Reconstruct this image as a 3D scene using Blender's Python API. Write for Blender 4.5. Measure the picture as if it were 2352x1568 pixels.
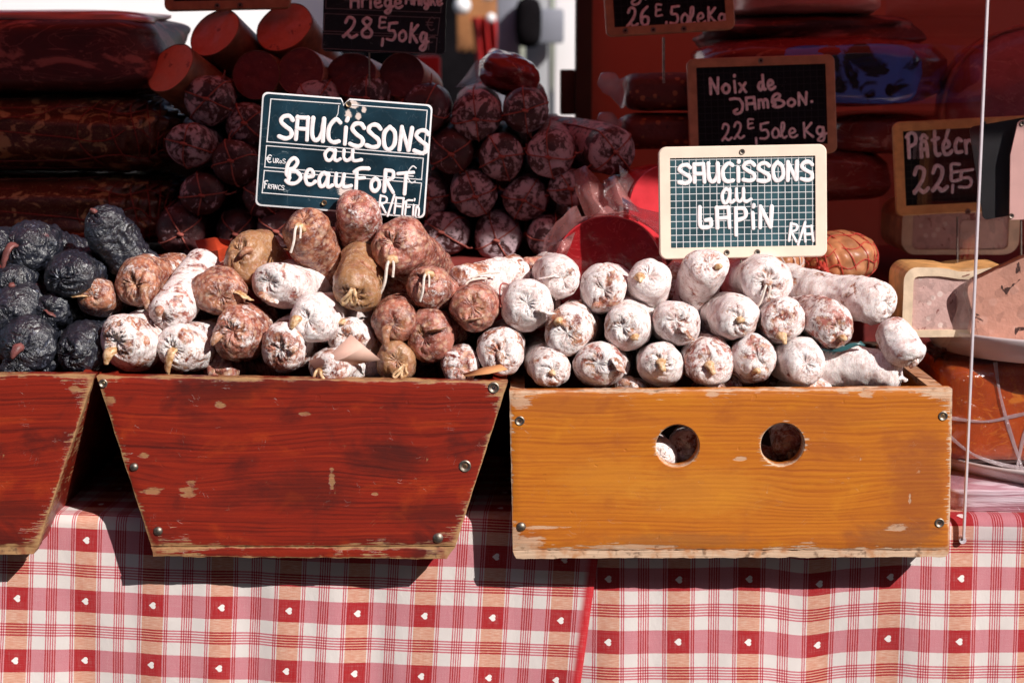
import bpy, bmesh, math, random
import numpy as np
from mathutils import Vector, Matrix, noise
from mathutils.geometry import delaunay_2d_cdt

for o in list(bpy.data.objects):
    bpy.data.objects.remove(o)
scene = bpy.context.scene
COL = scene.collection
R_ = math.radians

# ---------------------------------------------------------------- camera, sky, sun, exposure
F, CX, CY = 3920.0, 1176.0, 784.0            # photo measured on a 2352 x 1568 grid, focal length in those pixels
CAM = Vector((0.0, -1.82, 0.512))
PITCH = math.atan(646 / F)
cd = bpy.data.cameras.new("camera")
cam = bpy.data.objects.new("camera", cd)
COL.objects.link(cam)
cam.location = CAM
cam.rotation_euler = (math.pi / 2 - PITCH, 0, 0)
cd.sensor_width = 36.0
cd.lens = 36.0 * F / 2352.0
cd.clip_start, cd.clip_end = 0.05, 300
cd.dof.use_dof = True
cd.dof.focus_distance = 1.90
cd.dof.aperture_fstop = 5.0
scene.camera = cam

SUN = Vector((-0.95, 1.0, -0.99)).normalized()      # direction the light travels
ld = bpy.data.lights.new("sun", 'SUN')
ld.energy, ld.angle, ld.color = 4.8, R_(0.5), (1.0, 0.955, 0.90)
sun = bpy.data.objects.new("sun", ld)
COL.objects.link(sun)
sun.rotation_euler = SUN.to_track_quat('-Z', 'Y').to_euler()
elev = math.asin(-SUN.z)
azim = math.atan2(-SUN.x, -SUN.y)                    # clockwise from +Y
w = bpy.data.worlds.new("World")
scene.world = w
w.use_nodes = True
wn = w.node_tree
sky = wn.nodes.new("ShaderNodeTexSky")
sky.sky_type = 'NISHITA'
sky.sun_disc = False
sky.sun_elevation = elev
sky.sun_rotation = azim
wn.links.new(sky.outputs[0], wn.nodes["Background"].inputs[0])
wn.nodes["Background"].inputs[1].default_value = 0.10
scene.view_settings.view_transform = 'Standard'
scene.view_settings.look = 'None'
scene.view_settings.exposure = 0.30
scene.view_settings.gamma = 1.0
scene.render.engine = 'CYCLES'
scene.cycles.use_denoising = True
scene.cycles.max_bounces = 7
scene.cycles.transparent_max_bounces = 12
scene.cycles.caustics_reflective = False
scene.cycles.caustics_refractive = False

FWD = Vector((0, math.cos(PITCH), -math.sin(PITCH)))
UP = Vector((0, math.sin(PITCH), math.cos(PITCH)))
RIGHT = Vector((1, 0, 0))


def ray(px, py):
    return FWD * F + RIGHT * (px - CX) + UP * (CY - py)


def P(px, py, Y):
    d = ray(px, py)
    return CAM + d * ((Y - CAM.y) / d.y)


def mpp(p):
    """metres per photo pixel at point p"""
    return (Vector(p) - CAM).dot(FWD) / F


# ---------------------------------------------------------------- node helper
class G:
    def __init__(s, name):
        s.m = bpy.data.materials.new(name)
        s.m.use_nodes = True
        s.t = s.m.node_tree
        s.t.nodes.clear()
        s._pos = None

    def n(s, typ, **kw):
        nd = s.t.nodes.new(typ)
        for k, v in kw.items():
            setattr(nd, k, v)
        return nd

    def put(s, sock, v):
        if isinstance(v, bpy.types.NodeSocket):
            s.t.links.new(v, sock)
        elif isinstance(v, (tuple, list)) and sock.type == 'RGBA' and len(v) == 3:
            sock.default_value = (*v, 1)
        else:
            sock.default_value = v

    def f(s, op, a, b=0.0, c=0.0, clamp=False):
        nd = s.n("ShaderNodeMath", operation=op, use_clamp=clamp)
        s.put(nd.inputs[0], a); s.put(nd.inputs[1], b); s.put(nd.inputs[2], c)
        return nd.outputs[0]

    def add(s, a, b): return s.f('ADD', a, b)
    def sub(s, a, b): return s.f('SUBTRACT', a, b)
    def mul(s, a, b): return s.f('MULTIPLY', a, b)
    def mx(s, a, b): return s.f('MAXIMUM', a, b)
    def mn(s, a, b): return s.f('MINIMUM', a, b)
    def ab(s, a): return s.f('ABSOLUTE', a)
    def lt(s, a, b): return s.f('LESS_THAN', a, b)
    def inv(s, a): return s.f('SUBTRACT', 1.0, a)

    def pos(s):
        if s._pos is None:
            s._pos = s.n("ShaderNodeTexCoord").outputs['Object']
        return s._pos

    def rpos(s, k=7.0):
        """object position shifted by a random amount for each object"""
        r = s.n("ShaderNodeObjectInfo").outputs['Random']
        c = s.n("ShaderNodeCombineXYZ")
        for i, q in enumerate((1.0, 1.7, 0.6)):
            s.put(c.inputs[i], s.mul(r, k * q))
        v = s.n("ShaderNodeVectorMath", operation='ADD')
        s.put(v.inputs[0], s.pos()); s.put(v.inputs[1], c.outputs[0])
        return v.outputs[0]

    def vmul(s, v, sc):
        nd = s.n("ShaderNodeVectorMath", operation='MULTIPLY')
        s.put(nd.inputs[0], v)
        nd.inputs[1].default_value = sc
        return nd.outputs[0]

    def xyz(s, v):
        nd = s.n("ShaderNodeSeparateXYZ")
        s.put(nd.inputs[0], v)
        return nd.outputs

    def noise(s, v, scale, detail=4.0, rough=0.55, dist=0.0, col=False):
        nd = s.n("ShaderNodeTexNoise")
        s.put(nd.inputs['Vector'], v)
        nd.inputs['Scale'].default_value = scale
        nd.inputs['Detail'].default_value = detail
        nd.inputs['Roughness'].default_value = rough
        nd.inputs['Distortion'].default_value = dist
        return nd.outputs['Color' if col else 'Fac']

    def vor(s, v, scale, feature='F1', out='Distance'):
        nd = s.n("ShaderNodeTexVoronoi", feature=feature)
        s.put(nd.inputs['Vector'], v)
        nd.inputs['Scale'].default_value = scale
        return nd.outputs[out]

    def ss(s, x, lo, hi):
        nd = s.n("ShaderNodeMapRange", interpolation_type='SMOOTHSTEP')
        s.put(nd.inputs[0], x); s.put(nd.inputs[1], lo); s.put(nd.inputs[2], hi)
        return nd.outputs[0]

    def mix(s, fac, a, b):
        nd = s.n("ShaderNodeMix", data_type='RGBA')
        s.put(nd.inputs[0], fac)
        s.put(nd.inputs[6], a); s.put(nd.inputs[7], b)
        return nd.outputs[2]

    def attr(s, name, kind='GEOMETRY', out='Fac'):
        nd = s.n("ShaderNodeAttribute", attribute_type=kind, attribute_name=name)
        return nd.outputs[out]

    def bump(s, h, strength=0.5, dist=0.002):
        nd = s.n("ShaderNodeBump")
        s.put(nd.inputs['Height'], h)
        nd.inputs['Strength'].default_value = strength
        nd.inputs['Distance'].default_value = dist
        return nd.outputs[0]

    def out(s, base, rough=0.6, normal=None, **kw):
        b = s.n("ShaderNodeBsdfPrincipled")
        s.put(b.inputs['Base Color'], base)
        s.put(b.inputs['Roughness'], rough)
        if normal is not None:
            s.put(b.inputs['Normal'], normal)
        for k, v in kw.items():
            s.put(b.inputs[k.replace('_', ' ')], v)
        o = s.n("ShaderNodeOutputMaterial")
        s.t.links.new(b.outputs[0], o.inputs[0])
        s.b = b
        return s.m

    def raw(s, shader):
        o = s.n("ShaderNodeOutputMaterial")
        s.t.links.new(shader, o.inputs[0])
        return s.m


def simple(name, col, rough=0.6, var=0.15, scale=60, bump=0.0, **kw):
    g = G(name)
    nz = g.noise(g.rpos(), scale, 5)
    c = g.mix(g.ss(nz, 0.3, 0.7), tuple(x * (1 - var) for x in col), tuple(min(1, x * (1 + var)) for x in col))
    nm = g.bump(g.noise(g.rpos(), scale * 4, 3), bump, 0.001) if bump else None
    return g.out(c, rough, nm, **kw)


# ---------------------------------------------------------------- materials
def m_sausage():
    """dried sausage: fatty meat seen through casing, under a bloom of white mould"""
    g = G("dried_sausage")
    p = g.rpos()
    mold, tan, bare = g.attr("mold", 'OBJECT'), g.attr("tan", 'OBJECT'), g.attr("bare")
    big, fine = g.noise(p, 50, 6, 0.62, 0.7), g.noise(p, 260, 5, 0.65)
    rnd = g.n("ShaderNodeObjectInfo").outputs['Random']
    hue = g.mix(rnd, (0.44, 0.15, 0.125), (0.47, 0.19, 0.095))
    meat = g.mix(g.ss(g.noise(p, 95, 4), 0.35, 0.65), (0.14, 0.026, 0.020), hue)
    fat = g.ss(g.add(g.vor(p, 150, 'SMOOTH_F1'), g.mul(g.sub(fine, .5), .5)), 0.40, 0.18)
    meat = g.mix(g.mul(fat, 0.62), meat, (0.62, 0.40, 0.28))
    meat = g.mix(g.mul(tan, g.ss(big, 0.25, 0.55)), meat, (0.36, 0.19, 0.085))
    meat = g.mix(g.mul(bare, g.mul(g.ss(big, .35, .6), 0.8)), meat, (0.52, 0.25, 0.085))
    # fine cracks that run round the casing show no mould
    wr = g.noise(g.vmul(p, (0.22, 1.0, 0.22)), 360, 4, 0.65, 1.0)
    crack = g.ss(g.ab(g.sub(wr, 0.5)), 0.035, 0.0)
    nn = g.add(g.mul(big, 0.68), g.mul(fine, 0.32))
    th = g.add(g.sub(0.80, g.mul(mold, 0.50)), g.mul(bare, 0.13))
    mask = g.ss(nn, g.sub(th, 0.05), g.add(th, 0.05))
    haze = g.mul(g.ss(fine, 0.46, 0.66), g.add(0.12, g.mul(mold, 0.35)))
    mask = g.mx(mask, haze)
    mask = g.mul(mask, g.sub(1.0, g.mul(crack, 0.55)))
    white = g.mix(g.ss(g.noise(p, 100, 4), .30, .55), (0.70, 0.56, 0.54), (0.90, 0.845, 0.835))
    col = g.mix(g.mul(mask, 0.94), meat, white)
    h = g.add(g.mul(mask, 0.5), g.add(g.mul(fine, 0.9), g.add(g.mul(wr, 0.7), g.mul(big, 1.2))))
    rough = g.add(0.22, g.mul(mask, 0.55))
    g.out(col, rough, g.bump(h, 0.6, 0.0015))
    g.b.inputs['Subsurface Weight'].default_value = 0.10
    g.b.inputs['Subsurface Radius'].default_value = (1.0, 0.35, 0.2)
    g.b.inputs['Subsurface Scale'].default_value = 0.003
    return g.m


def m_black():
    g = G("ash_coated_casing")
    p = g.rpos()
    wr = g.noise(g.vmul(p, (0.5, 1.0, 0.5)), 120, 4, 0.55, 1.4)
    big, fine = g.noise(p, 45, 4), g.noise(p, 300, 4, .6)
    rid = g.f('SUBTRACT', 1.0, g.mul(g.ab(g.sub(wr, .5)), 4.0))
    col = g.mix(g.ss(rid, 0.2, 0.95), (0.003, 0.0035, 0.006), (0.012, 0.014, 0.024))  # ridges coloured paler, imitating broken highlight streaks
    ash_glint = g.mul(g.ss(g.add(g.mul(fine, .5), g.mul(wr, .5)), 0.54, 0.64), g.ss(big, .42, .58))
    col = g.mix(ash_glint, col, (0.070, 0.080, 0.120))  # ash dust, with the blue of the highlights put into its colour
    col = g.mix(g.ss(g.noise(p, 30, 3), 0.70, 0.74), col, (0.11, 0.045, 0.05))
    return g.out(col, g.add(0.27, g.mul(fine, 0.22)), g.bump(g.add(g.mul(rid, .9), g.mul(fine, .22)), 0.55, 0.0035), Specular_IOR_Level=0.9)


def m_salami():
    g = G("aged_salami_casing")
    p = g.rpos()
    big, fine = g.noise(p, 55, 6, 0.66, 0.9), g.noise(p, 190, 5, .65)
    nn = g.add(g.mul(big, 0.7), g.mul(fine, 0.3))
    mold = g.attr("mold", 'OBJECT')
    th = g.sub(0.70, g.mul(mold, 0.36))
    mask = g.ss(nn, g.sub(th, 0.04), g.add(th, 0.05))
    dark = g.mix(g.noise(p, 120, 3), (0.018, 0.007, 0.008), (0.10, 0.028, 0.030))
    col = g.mix(g.mul(mask, 0.9), dark, (0.56, 0.40, 0.44))
    return g.out(col, g.add(0.42, g.mul(mask, 0.4)), g.bump(g.add(g.mul(mask, 0.4), fine), 0.6, 0.002))


def m_casing():
    g = G("dry_casing")
    p = g.rpos()
    nz = g.noise(g.vmul(p, (1, 0.35, 1)), 240, 4)
    col = g.mix(g.ss(nz, 0.3, 0.7), (0.36, 0.17, 0.055), (0.74, 0.53, 0.33))
    g.out(col, 0.45, g.bump(nz, 0.5, 0.001))
    g.b.inputs['Subsurface Weight'].default_value = 0.2
    g.b.inputs['Subsurface Radius'].default_value = (1.0, 0.45, 0.2)
    g.b.inputs['Subsurface Scale'].default_value = 0.003
    return g.m


def m_wood(name, dark, mid, light, bare, rough, wear=1.0, gl=1.0, marks=(), stains=(), knots=()):
    g = G(name)
    p = g.pos()
    e = g.attr("edge")
    q = g.xyz(p)
    warp = g.noise(g.vmul(p, (3.0, 3.0, 7.0)), 1.6, 3, 0.5)
    zz = g.add(q[2], g.mul(warp, 0.020))
    for (kx, kz, kr, amt) in knots:          # grain bends round these places
        dx, dz = g.mul(g.sub(q[0], kx), 1 / (kr * 3.2)), g.mul(g.sub(q[2], kz), 1 / kr)
        d2 = g.add(g.mul(dx, dx), g.mul(dz, dz))
        zz = g.add(zz, g.mul(g.f('EXPONENT', g.mul(d2, -1.0)), amt))
    c = g.n("ShaderNodeCombineXYZ")
    g.put(c.inputs[0], q[0]); g.put(c.inputs[1], q[1]); g.put(c.inputs[2], zz)
    pw = c.outputs[0]
    blot0 = g.noise(g.vmul(p, (2.5, 1, 9)), 3.0, 3)
    band = g.f('SINE', g.add(g.mul(zz, 1250.0), g.mul(g.noise(g.vmul(pw, (4, 4, 60)), 1.0, 2), 9.0)))
    st = g.noise(g.vmul(pw, (4.0, 40.0, 230.0)), 1.0, 6, 0.68, 0.2)
    st2 = g.noise(g.vmul(pw, (16.0, 60.0, 1700.0)), 1.0, 3, 0.6)
    pores = g.ss(g.noise(g.vmul(pw, (90.0, 60.0, 1500.0)), 1.0, 2, 0.6), 0.62, 0.72)
    grain = g.add(g.add(g.mul(g.mul(band, blot0), 0.08 * gl), g.mul(st, 0.62)), g.mul(st2, 0.34))
    col = g.mix(g.ss(grain, 0.26, 0.54), dark, mid)
    col = g.mix(g.ss(grain, 0.53, 0.80), col, light)
    blot = g.noise(g.vmul(p, (1.0, 1.0, 1.8)), 12.0, 5, 0.6, 0.4)
    col = g.mix(g.mul(g.ss(blot, 0.50, 0.70), 0.72), col, dark)
    col = g.mix(g.mul(g.ss(blot, 0.46, 0.28), 0.5), col, light)
    col = g.mix(g.mul(pores, 0.35), col, tuple(x * 0.5 for x in dark))
    wob = g.noise(g.vmul(p, (60.0, 60.0, 160.0)), 1.0, 4, 0.65)
    for (sx, sz, rx, rz, k, cc) in stains:
        dx, dz = g.mul(g.sub(q[0], sx), 1 / rx), g.mul(g.sub(q[2], sz), 1 / rz)
        d = g.f('SQRT', g.add(g.mul(dx, dx), g.mul(dz, dz)))
        col = g.mix(g.mul(g.ss(g.add(d, g.mul(g.sub(wob, 0.5), 1.2)), 1.15, 0.35), k), col, cc)
    # scratches and chips down to bare wood
    sc = g.noise(g.vmul(p, (34.0, 60.0, 230.0)), 1.0, 5, 0.7)
    chips = g.mul(g.ss(sc, 0.700, 0.735), g.ss(g.noise(p, 14, 3), .45, .6))
    scr = g.ss(g.ab(g.sub(g.noise(g.vmul(p, (30, 30, 30)), 1.0, 2, 0.5, 1.5), 0.5)), 0.0035, 0.0)
    scr = g.mul(scr, g.ss(g.noise(p, 42, 2), 0.58, 0.66))
    scr2 = g.ss(g.ab(g.sub(g.noise(g.vmul(p, (55, 30, 22)), 1.0, 1, 0.5, 2.2), 0.5)), 0.0030, 0.0)
    scr = g.mx(scr, g.mul(scr2, g.ss(g.noise(p, 33, 2), 0.60, 0.66)))
    mk = None
    for (sx, sz, rx, rz) in marks:
        dx, dz = g.mul(g.sub(q[0], sx), 1 / rx), g.mul(g.sub(q[2], sz), 1 / rz)
        d = g.f('SQRT', g.add(g.mul(dx, dx), g.mul(dz, dz)))
        k = g.ss(g.add(d, g.mul(g.sub(sc, 0.5), 3.2)), 1.0, 0.75)
        mk = k if mk is None else g.mx(mk, k)
    # worn arrises: depth of the wear follows the grain
    wn = g.noise(g.vmul(p, (30.0, 60.0, 480.0)), 1.0, 4, 0.65)
    wb = g.noise(p, 20, 4, .6)
    lim = g.add(g.mul(g.ss(wb, .3, .6), 0.0016 * wear), g.mul(g.mul(g.ss(wn, 0.46, 0.80), g.ss(wb, 0.42, 0.72)), 0.030 * wear))
    worn = g.ss(g.sub(lim, e), -0.0008, 0.0010)
    wmask = g.mx(worn, g.mx(g.mul(chips, 0.75), g.mul(scr, 0.5)))
    if mk is not None: wmask = g.mx(wmask, g.mul(mk, .7))
    bcol = g.mix(g.ss(st2, 0.3, 0.7), tuple(x * 0.55 for x in bare), bare)
    bcol = g.mix(g.ss(g.noise(p, 55, 4), 0.50, 0.72), bcol, tuple(x * 0.55 + y * .25 for x, y in zip(mid, bare)))
    bcol = g.mix(g.mul(g.ss(g.noise(p, 90, 4), 0.56, 0.70), .7), bcol, (0.05, 0.03, 0.02))
    col = g.mix(g.mul(wmask, 0.9), col, bcol)
    dirt = g.ss(g.noise(g.vmul(p, (40, 60, 90)), 1.0, 5, 0.7), 0.66, 0.76)
    col = g.mix(g.mul(dirt, 0.5), col, tuple(x * 0.25 for x in dark))
    h = g.add(g.mul(grain, 0.6), g.mul(g.inv(wmask), 0.5))
    dent = g.ss(g.noise(p, 70, 2), .70, .78)
    h = g.sub(h, g.mul(dent, .5))
    return g.out(col, g.add(g.add(rough, g.mul(g.sub(blot, .5), .3)), g.mul(wmask, 0.35)), g.bump(h, 0.5, 0.0013))


def m_cloth():
    g = G("checked_cotton")
    uv = g.xyz(g.attr("weave", out='Vector'))
    jit = g.noise(g.attr("weave", out='Vector'), 30, 3)
    u = g.add(uv[0], g.mul(g.sub(jit, 0.5), 0.010))
    v = g.add(uv[1], g.mul(g.sub(jit, 0.5), 0.010))
    fu, fv = g.sub(g.f('FRACT', u), 0.5), g.sub(g.f('FRACT', v), 0.5)   # heart at 0,0
    au, av = g.ab(fu), g.ab(fv)
    bu, bv = g.sub(0.5, au), g.sub(0.5, av)                            # distance to the middle between hearts
    sq = g.lt(au, 0.158)

    def lines(x, n, step, wd):
        r = None
        for k in range(n):
            l = g.lt(g.ab(g.sub(x, k * step)), wd)
            r = l if r is None else g.mx(r, l)
        return r
    thin = g.mx(lines(bu, 3, 0.034, 0.009), g.mx(g.lt(g.ab(g.sub(au, 0.186)), 0.009), g.lt(g.ab(g.sub(au, 0.216)), 0.009)))
    band = g.lt(av, 0.185)
    stripe = lines(bv, 3, 0.044, 0.013)
    warp, weft = g.mx(sq, thin), g.mx(band, stripe)
    th = g.noise(g.vmul(g.attr("weave", out='Vector'), (1, 1, 1)), 170, 2, 0.6)
    white = g.mix(g.noise(g.pos(), 30, 3), (0.66, 0.585, 0.555), (0.71, 0.645, 0.62))
    pink = g.mix(g.ss(th, 0.35, 0.65), (0.49, 0.13, 0.16), (0.60, 0.27, 0.30))
    wx = g.noise(g.vmul(g.attr("weave", out='Vector'), (8, 90, 1)), 1.0, 3)
    salmon = g.mix(g.ss(wx, 0.4, 0.65), (0.58, 0.25, 0.165), (0.66, 0.40, 0.30))
    red = g.mix(g.ss(th, 0.35, 0.65), (0.31, 0.003, 0.007), (0.42, 0.008, 0.013))
    col = g.mix(g.mx(warp, weft), white, g.mix(g.mul(sq, g.inv(weft)), pink, salmon))
    col = g.mix(g.mul(g.mul(thin, g.inv(weft)), 0.75), col, (0.52, 0.09, 0.11))
    col = g.mix(g.mul(g.mul(stripe, g.inv(warp)), 0.55), col, (0.54, 0.10, 0.14))
    col = g.mix(g.mul(warp, weft), col, red)
    # heart, its tip to the left
    a = 0.036
    hu, hv = g.add(fu, 0.012), fv
    dia = g.lt(g.add(g.ab(hu), g.mul(g.ab(hv), 1.0)), a * 1.25)
    hh = g.mul(g.ab(hv), 1.0)

    def disc(cu, cv, r):
        du, dv = g.sub(hu, cu), g.sub(hh, cv)
        return g.lt(g.add(g.mul(du, du), g.mul(dv, dv)), r * r)
    heart = g.mx(dia, disc(a * 0.62, a * 0.66, a * 0.90))
    col = g.mix(heart, col, (0.82, 0.76, 0.73))
    hem = g.attr("hem")
    col = g.mix(hem, col, (0.50, 0.012, 0.020))
    wv = g.noise(g.vmul(g.attr("weave", out='Vector'), (1, 1, 1)), 260, 2)
    cr = g.noise(g.vmul(g.pos(), (1.0, 1.0, 0.45)), 17, 5, .6, .6)
    h = g.add(g.mul(wv, 0.22), g.mul(cr, 1.4))
    # slubs in the yarn
    sl = g.noise(g.vmul(g.attr("weave", out='Vector'), (3, 140, 1)), 1.0, 2)
    sl2 = g.noise(g.vmul(g.attr("weave", out='Vector'), (140, 3, 1)), 1.0, 2)
    col = g.mix(g.mul(g.ss(g.add(sl, sl2), .95, 1.3), .13), col, (0.70, 0.60, 0.57))
    return g.out(col, 0.85, g.bump(h, 0.4, 0.006))


def m_film(name, tint, refl=0.30, alpha=0.5):
    g = G(name)
    tr = g.n("ShaderNodeBsdfTransparent")
    g.put(tr.inputs[0], tuple(0.75 + 0.25 * x for x in tint))
    df = g.n("ShaderNodeBsdfTranslucent")
    g.put(df.inputs[0], tint)
    d2 = g.n("ShaderNodeBsdfDiffuse")
    g.put(d2.inputs[0], tint)
    gl = g.n("ShaderNodeBsdfGlossy")
    gl.inputs['Roughness'].default_value = 0.16
    nz = g.noise(g.rpos(), 60, 4, 0.6, 1.0)
    g.put(gl.inputs['Normal'], g.bump(nz, 0.8, 0.004))
    a = g.n("ShaderNodeMixShader"); a.inputs[0].default_value = 0.5
    g.t.links.new(df.outputs[0], a.inputs[1]); g.t.links.new(d2.outputs[0], a.inputs[2])
    b = g.n("ShaderNodeMixShader")
    g.put(b.inputs[0], g.mx(0.0, g.add(alpha - min(.15, alpha), g.mul(nz, min(.3, 2 * alpha)))))
    g.t.links.new(tr.outputs[0], b.inputs[1]); g.t.links.new(a.outputs[0], b.inputs[2])
    c = g.n("ShaderNodeMixShader")
    fr = g.n("ShaderNodeLayerWeight").outputs['Facing']
    g.put(c.inputs[0], g.add(0.03 + refl * 0.12, g.mul(g.f('POWER', fr, 4.0), 0.6)))
    g.t.links.new(b.outputs[0], c.inputs[1]); g.t.links.new(gl.outputs[0], c.inputs[2])
    return g.raw(c.outputs[0])


def m_glass():
    g = G("clear_acrylic")
    tr = g.n("ShaderNodeBsdfTransparent"); tr.inputs[0].default_value = (0.97, 0.955, 0.965, 1)
    gl = g.n("ShaderNodeBsdfGlossy"); gl.inputs['Roughness'].default_value = 0.02
    fr = g.n("ShaderNodeLayerWeight").outputs['Facing']
    c = g.n("ShaderNodeMixShader")
    g.put(c.inputs[0], g.add(0.03, g.mul(g.f('POWER', fr, 5.0), 0.5)))
    g.t.links.new(tr.outputs[0], c.inputs[1]); g.t.links.new(gl.outputs[0], c.inputs[2])
    return g.raw(c.outputs[0])


def m_canvas():
    g = G("red_awning_canvas")
    nz = g.noise(g.pos(), 300, 2)
    tl = g.n("ShaderNodeBsdfTranslucent"); g.put(tl.inputs[0], g.mix(nz, (0.28, 0.030, 0.017), (0.36, 0.044, 0.025)))
    df = g.n("ShaderNodeBsdfDiffuse"); g.put(df.inputs[0], (0.50, 0.03, 0.02))
    a = g.n("ShaderNodeMixShader"); a.inputs[0].default_value = 0.35
    g.t.links.new(tl.outputs[0], a.inputs[1]); g.t.links.new(df.outputs[0], a.inputs[2])
    return g.raw(a.outputs[0])


def m_slate(pitch, line, face, linew=0.055, off=(0, 0)):
    """writing slate ruled with a printed square grid"""
    g = G("ruled_slate")
    p = g.xyz(g.pos())
    gr = None
    for k in (0, 2):
        x = g.f('FRACT', g.add(g.mul(p[k], 1 / pitch), off[k // 2]))
        l = g.lt(g.ab(g.sub(x, 0.5)), linew)
        gr = l if gr is None else g.mx(gr, l)
    sm = g.noise(g.pos(), 26, 5, 0.6)
    col = g.mix(g.ss(sm, 0.35, 0.7), tuple(x * 0.7 for x in face), tuple(x * 1.5 for x in face))
    col = g.mix(g.ss(g.noise(g.pos(), 600, 2), 0.70, 0.76), col, (0.25, 0.30, 0.32))
    col = g.mix(gr, col, line)
    return g.out(col, 0.7, Specular_IOR_Level=0.15)


def m_plastic_card(face, scuffs):
    g = G("scuffed_plastic_card")
    p = g.xyz(g.pos())
    sm = g.noise(g.pos(), 22, 5, 0.6)
    col = g.mix(g.ss(sm, 0.35, 0.7), tuple(x * 0.6 for x in face), tuple(x * 1.5 for x in face))
    sp = g.ss(g.noise(g.pos(), 520, 3), 0.69, 0.74)
    col = g.mix(sp, col, (0.22, 0.30, 0.34))
    scr = g.ss(g.ab(g.sub(g.noise(g.vmul(g.pos(), (1, 2.5, 1)), 34, 2, 0.5, 1.2), 0.5)), 0.0022, 0.0)
    col = g.mix(g.mul(scr, 0.4), col, (0.35, 0.42, 0.46))
    wob = g.noise(g.pos(), 190, 5, 0.7)
    for (sx, sy, rx, ry) in scuffs:
        dx, dy = g.mul(g.sub(p[0], sx), 1 / rx), g.mul(g.sub(p[2], sy), 1 / ry)
        d = g.f('SQRT', g.add(g.mul(dx, dx), g.mul(dy, dy)))
        k = g.ss(g.add(d, g.mul(g.sub(wob, 0.5), 1.6)), 1.0, 0.6)
        col = g.mix(k, col, (0.70, 0.60, 0.55))
    return g.out(col, 0.30, g.bump(sm, 0.1, 0.002))


def m_ham(name, lean, fat, fatline=0.55, rough=0.28, scale=14, vec=(1, 1, 1.6)):
    g = G(name)
    p = g.rpos()
    big = g.noise(g.vmul(p, vec), scale, 5, 0.6, 1.2)
    col = g.mix(g.noise(p, 60, 4), tuple(x * 0.6 for x in lean), tuple(x * 1.35 for x in lean))
    col = g.mix(g.ss(big, fatline, fatline + 0.06), col, fat)
    vein = g.ss(g.ab(g.sub(g.noise(g.vmul(p, vec), scale * 1.6, 3, 0.6, 1.6), 0.5)), 0.012, 0.0)
    col = g.mix(g.mul(vein, 0.6), col, fat)
    return g.out(col, rough, g.bump(g.noise(p, 80, 4), 0.4, 0.002))


def m_pate(base, chunk, dark, sc=90):
    g = G("coarse_terrine")
    p = g.rpos()
    v = g.vor(p, sc)
    col = g.mix(g.noise(p, 120, 5, 0.65), tuple(x * 0.78 for x in base), tuple(min(1, x * 1.15) for x in base))
    col = g.mix(g.ss(v, 0.30, 0.2), col, chunk)
    vc = g.vor(p, sc * 1.7, 'F1', 'Color')
    col = g.mix(g.mul(g.ss(g.xyz(vc)[0], .55, .85), .45), col, tuple(x * .55 for x in base))
    blob = g.ss(g.noise(g.vmul(p, (1.1, 1, 0.7)), sc * 1.1, 3, 0.6, 0.8), 0.635, 0.665)
    col = g.mix(blob, col, dark)
    return g.out(col, 0.5, g.bump(g.noise(p, 200, 4), 0.4, 0.002))


M = {}
M['sausage'] = m_sausage()
M['black'] = m_black()
M['salami'] = m_salami()
M['casing'] = m_casing()
M['dark_casing'] = simple("smoked_casing_end", (0.17, 0.055, 0.05), 0.5, 0.3, 160, 0.3)
M['cord_white'] = simple("cotton_string", (0.66, 0.58, 0.52), 0.8, 0.15, 300, 0.3)
M['cord_red'] = simple("red_butcher_string", (0.34, 0.085, 0.065), 0.8, 0.2, 300, 0.3)
M['cord_rednet'] = simple("red_elastic_net", (0.48, 0.05, 0.03), 0.7, 0.2, 300)
def crate_marks(ox, oy, lst):
    o = P(ox, oy, 0); k = mpp(o)
    return [(P(a, b, 0).x - o.x, P(a, b, 0).z - o.z, c * k, d * k) for a, b, c, d in lst]


def crate_stains(ox, oy, lst):
    m = crate_marks(ox, oy, [l[:4] for l in lst])
    return [(*a, l[4], l[5]) for a, l in zip(m, lst)]


RED = ((0.060, 0.0075, 0.006), (0.235, 0.018, 0.008), (0.44, 0.055, 0.012))
DK = (0.045, 0.010, 0.008)
kn = crate_marks(692.75, 1283, [(560, 1015, 60, 26), (980, 1080, 50, 22), (420, 1100, 30, 15)])
M['cord_darknet'] = simple('dark_red_net', (0.22, 0.03, 0.02), 0.7, 0.3, 300)
M['redwood'] = m_wood("red_stained_wood", *RED, (0.50, 0.28, 0.12), 0.34, 0.75,
                      marks=crate_marks(692.75, 1283, [(430, 1128, 20, 14), (438, 1110, 12, 8), (350, 1128, 26, 8), (700, 949, 12, 5), (762, 1100, 7, 24), (862, 1133, 8, 4), (505, 928, 12, 8), (252, 920, 14, 12), (330, 1045, 12, 10), (1150, 900, 14, 10), (560, 872, 60, 5), (860, 872, 90, 5)]),
                      stains=crate_stains(692.75, 1283, [(500, 900, 120, 40, .55, DK), (700, 1130, 130, 60, .5, DK), (900, 1060, 90, 50, .55, DK), (640, 880, 200, 20, .5, DK), (980, 1180, 120, 40, .4, DK)]),
                      knots=[(a, b, c, .012) for a, b, c, d in kn])
ORG = ((0.34, 0.082, 0.010), (0.50, 0.150, 0.013), (0.60, 0.225, 0.020))
RB = (0.26, 0.060, 0.020)
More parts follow.
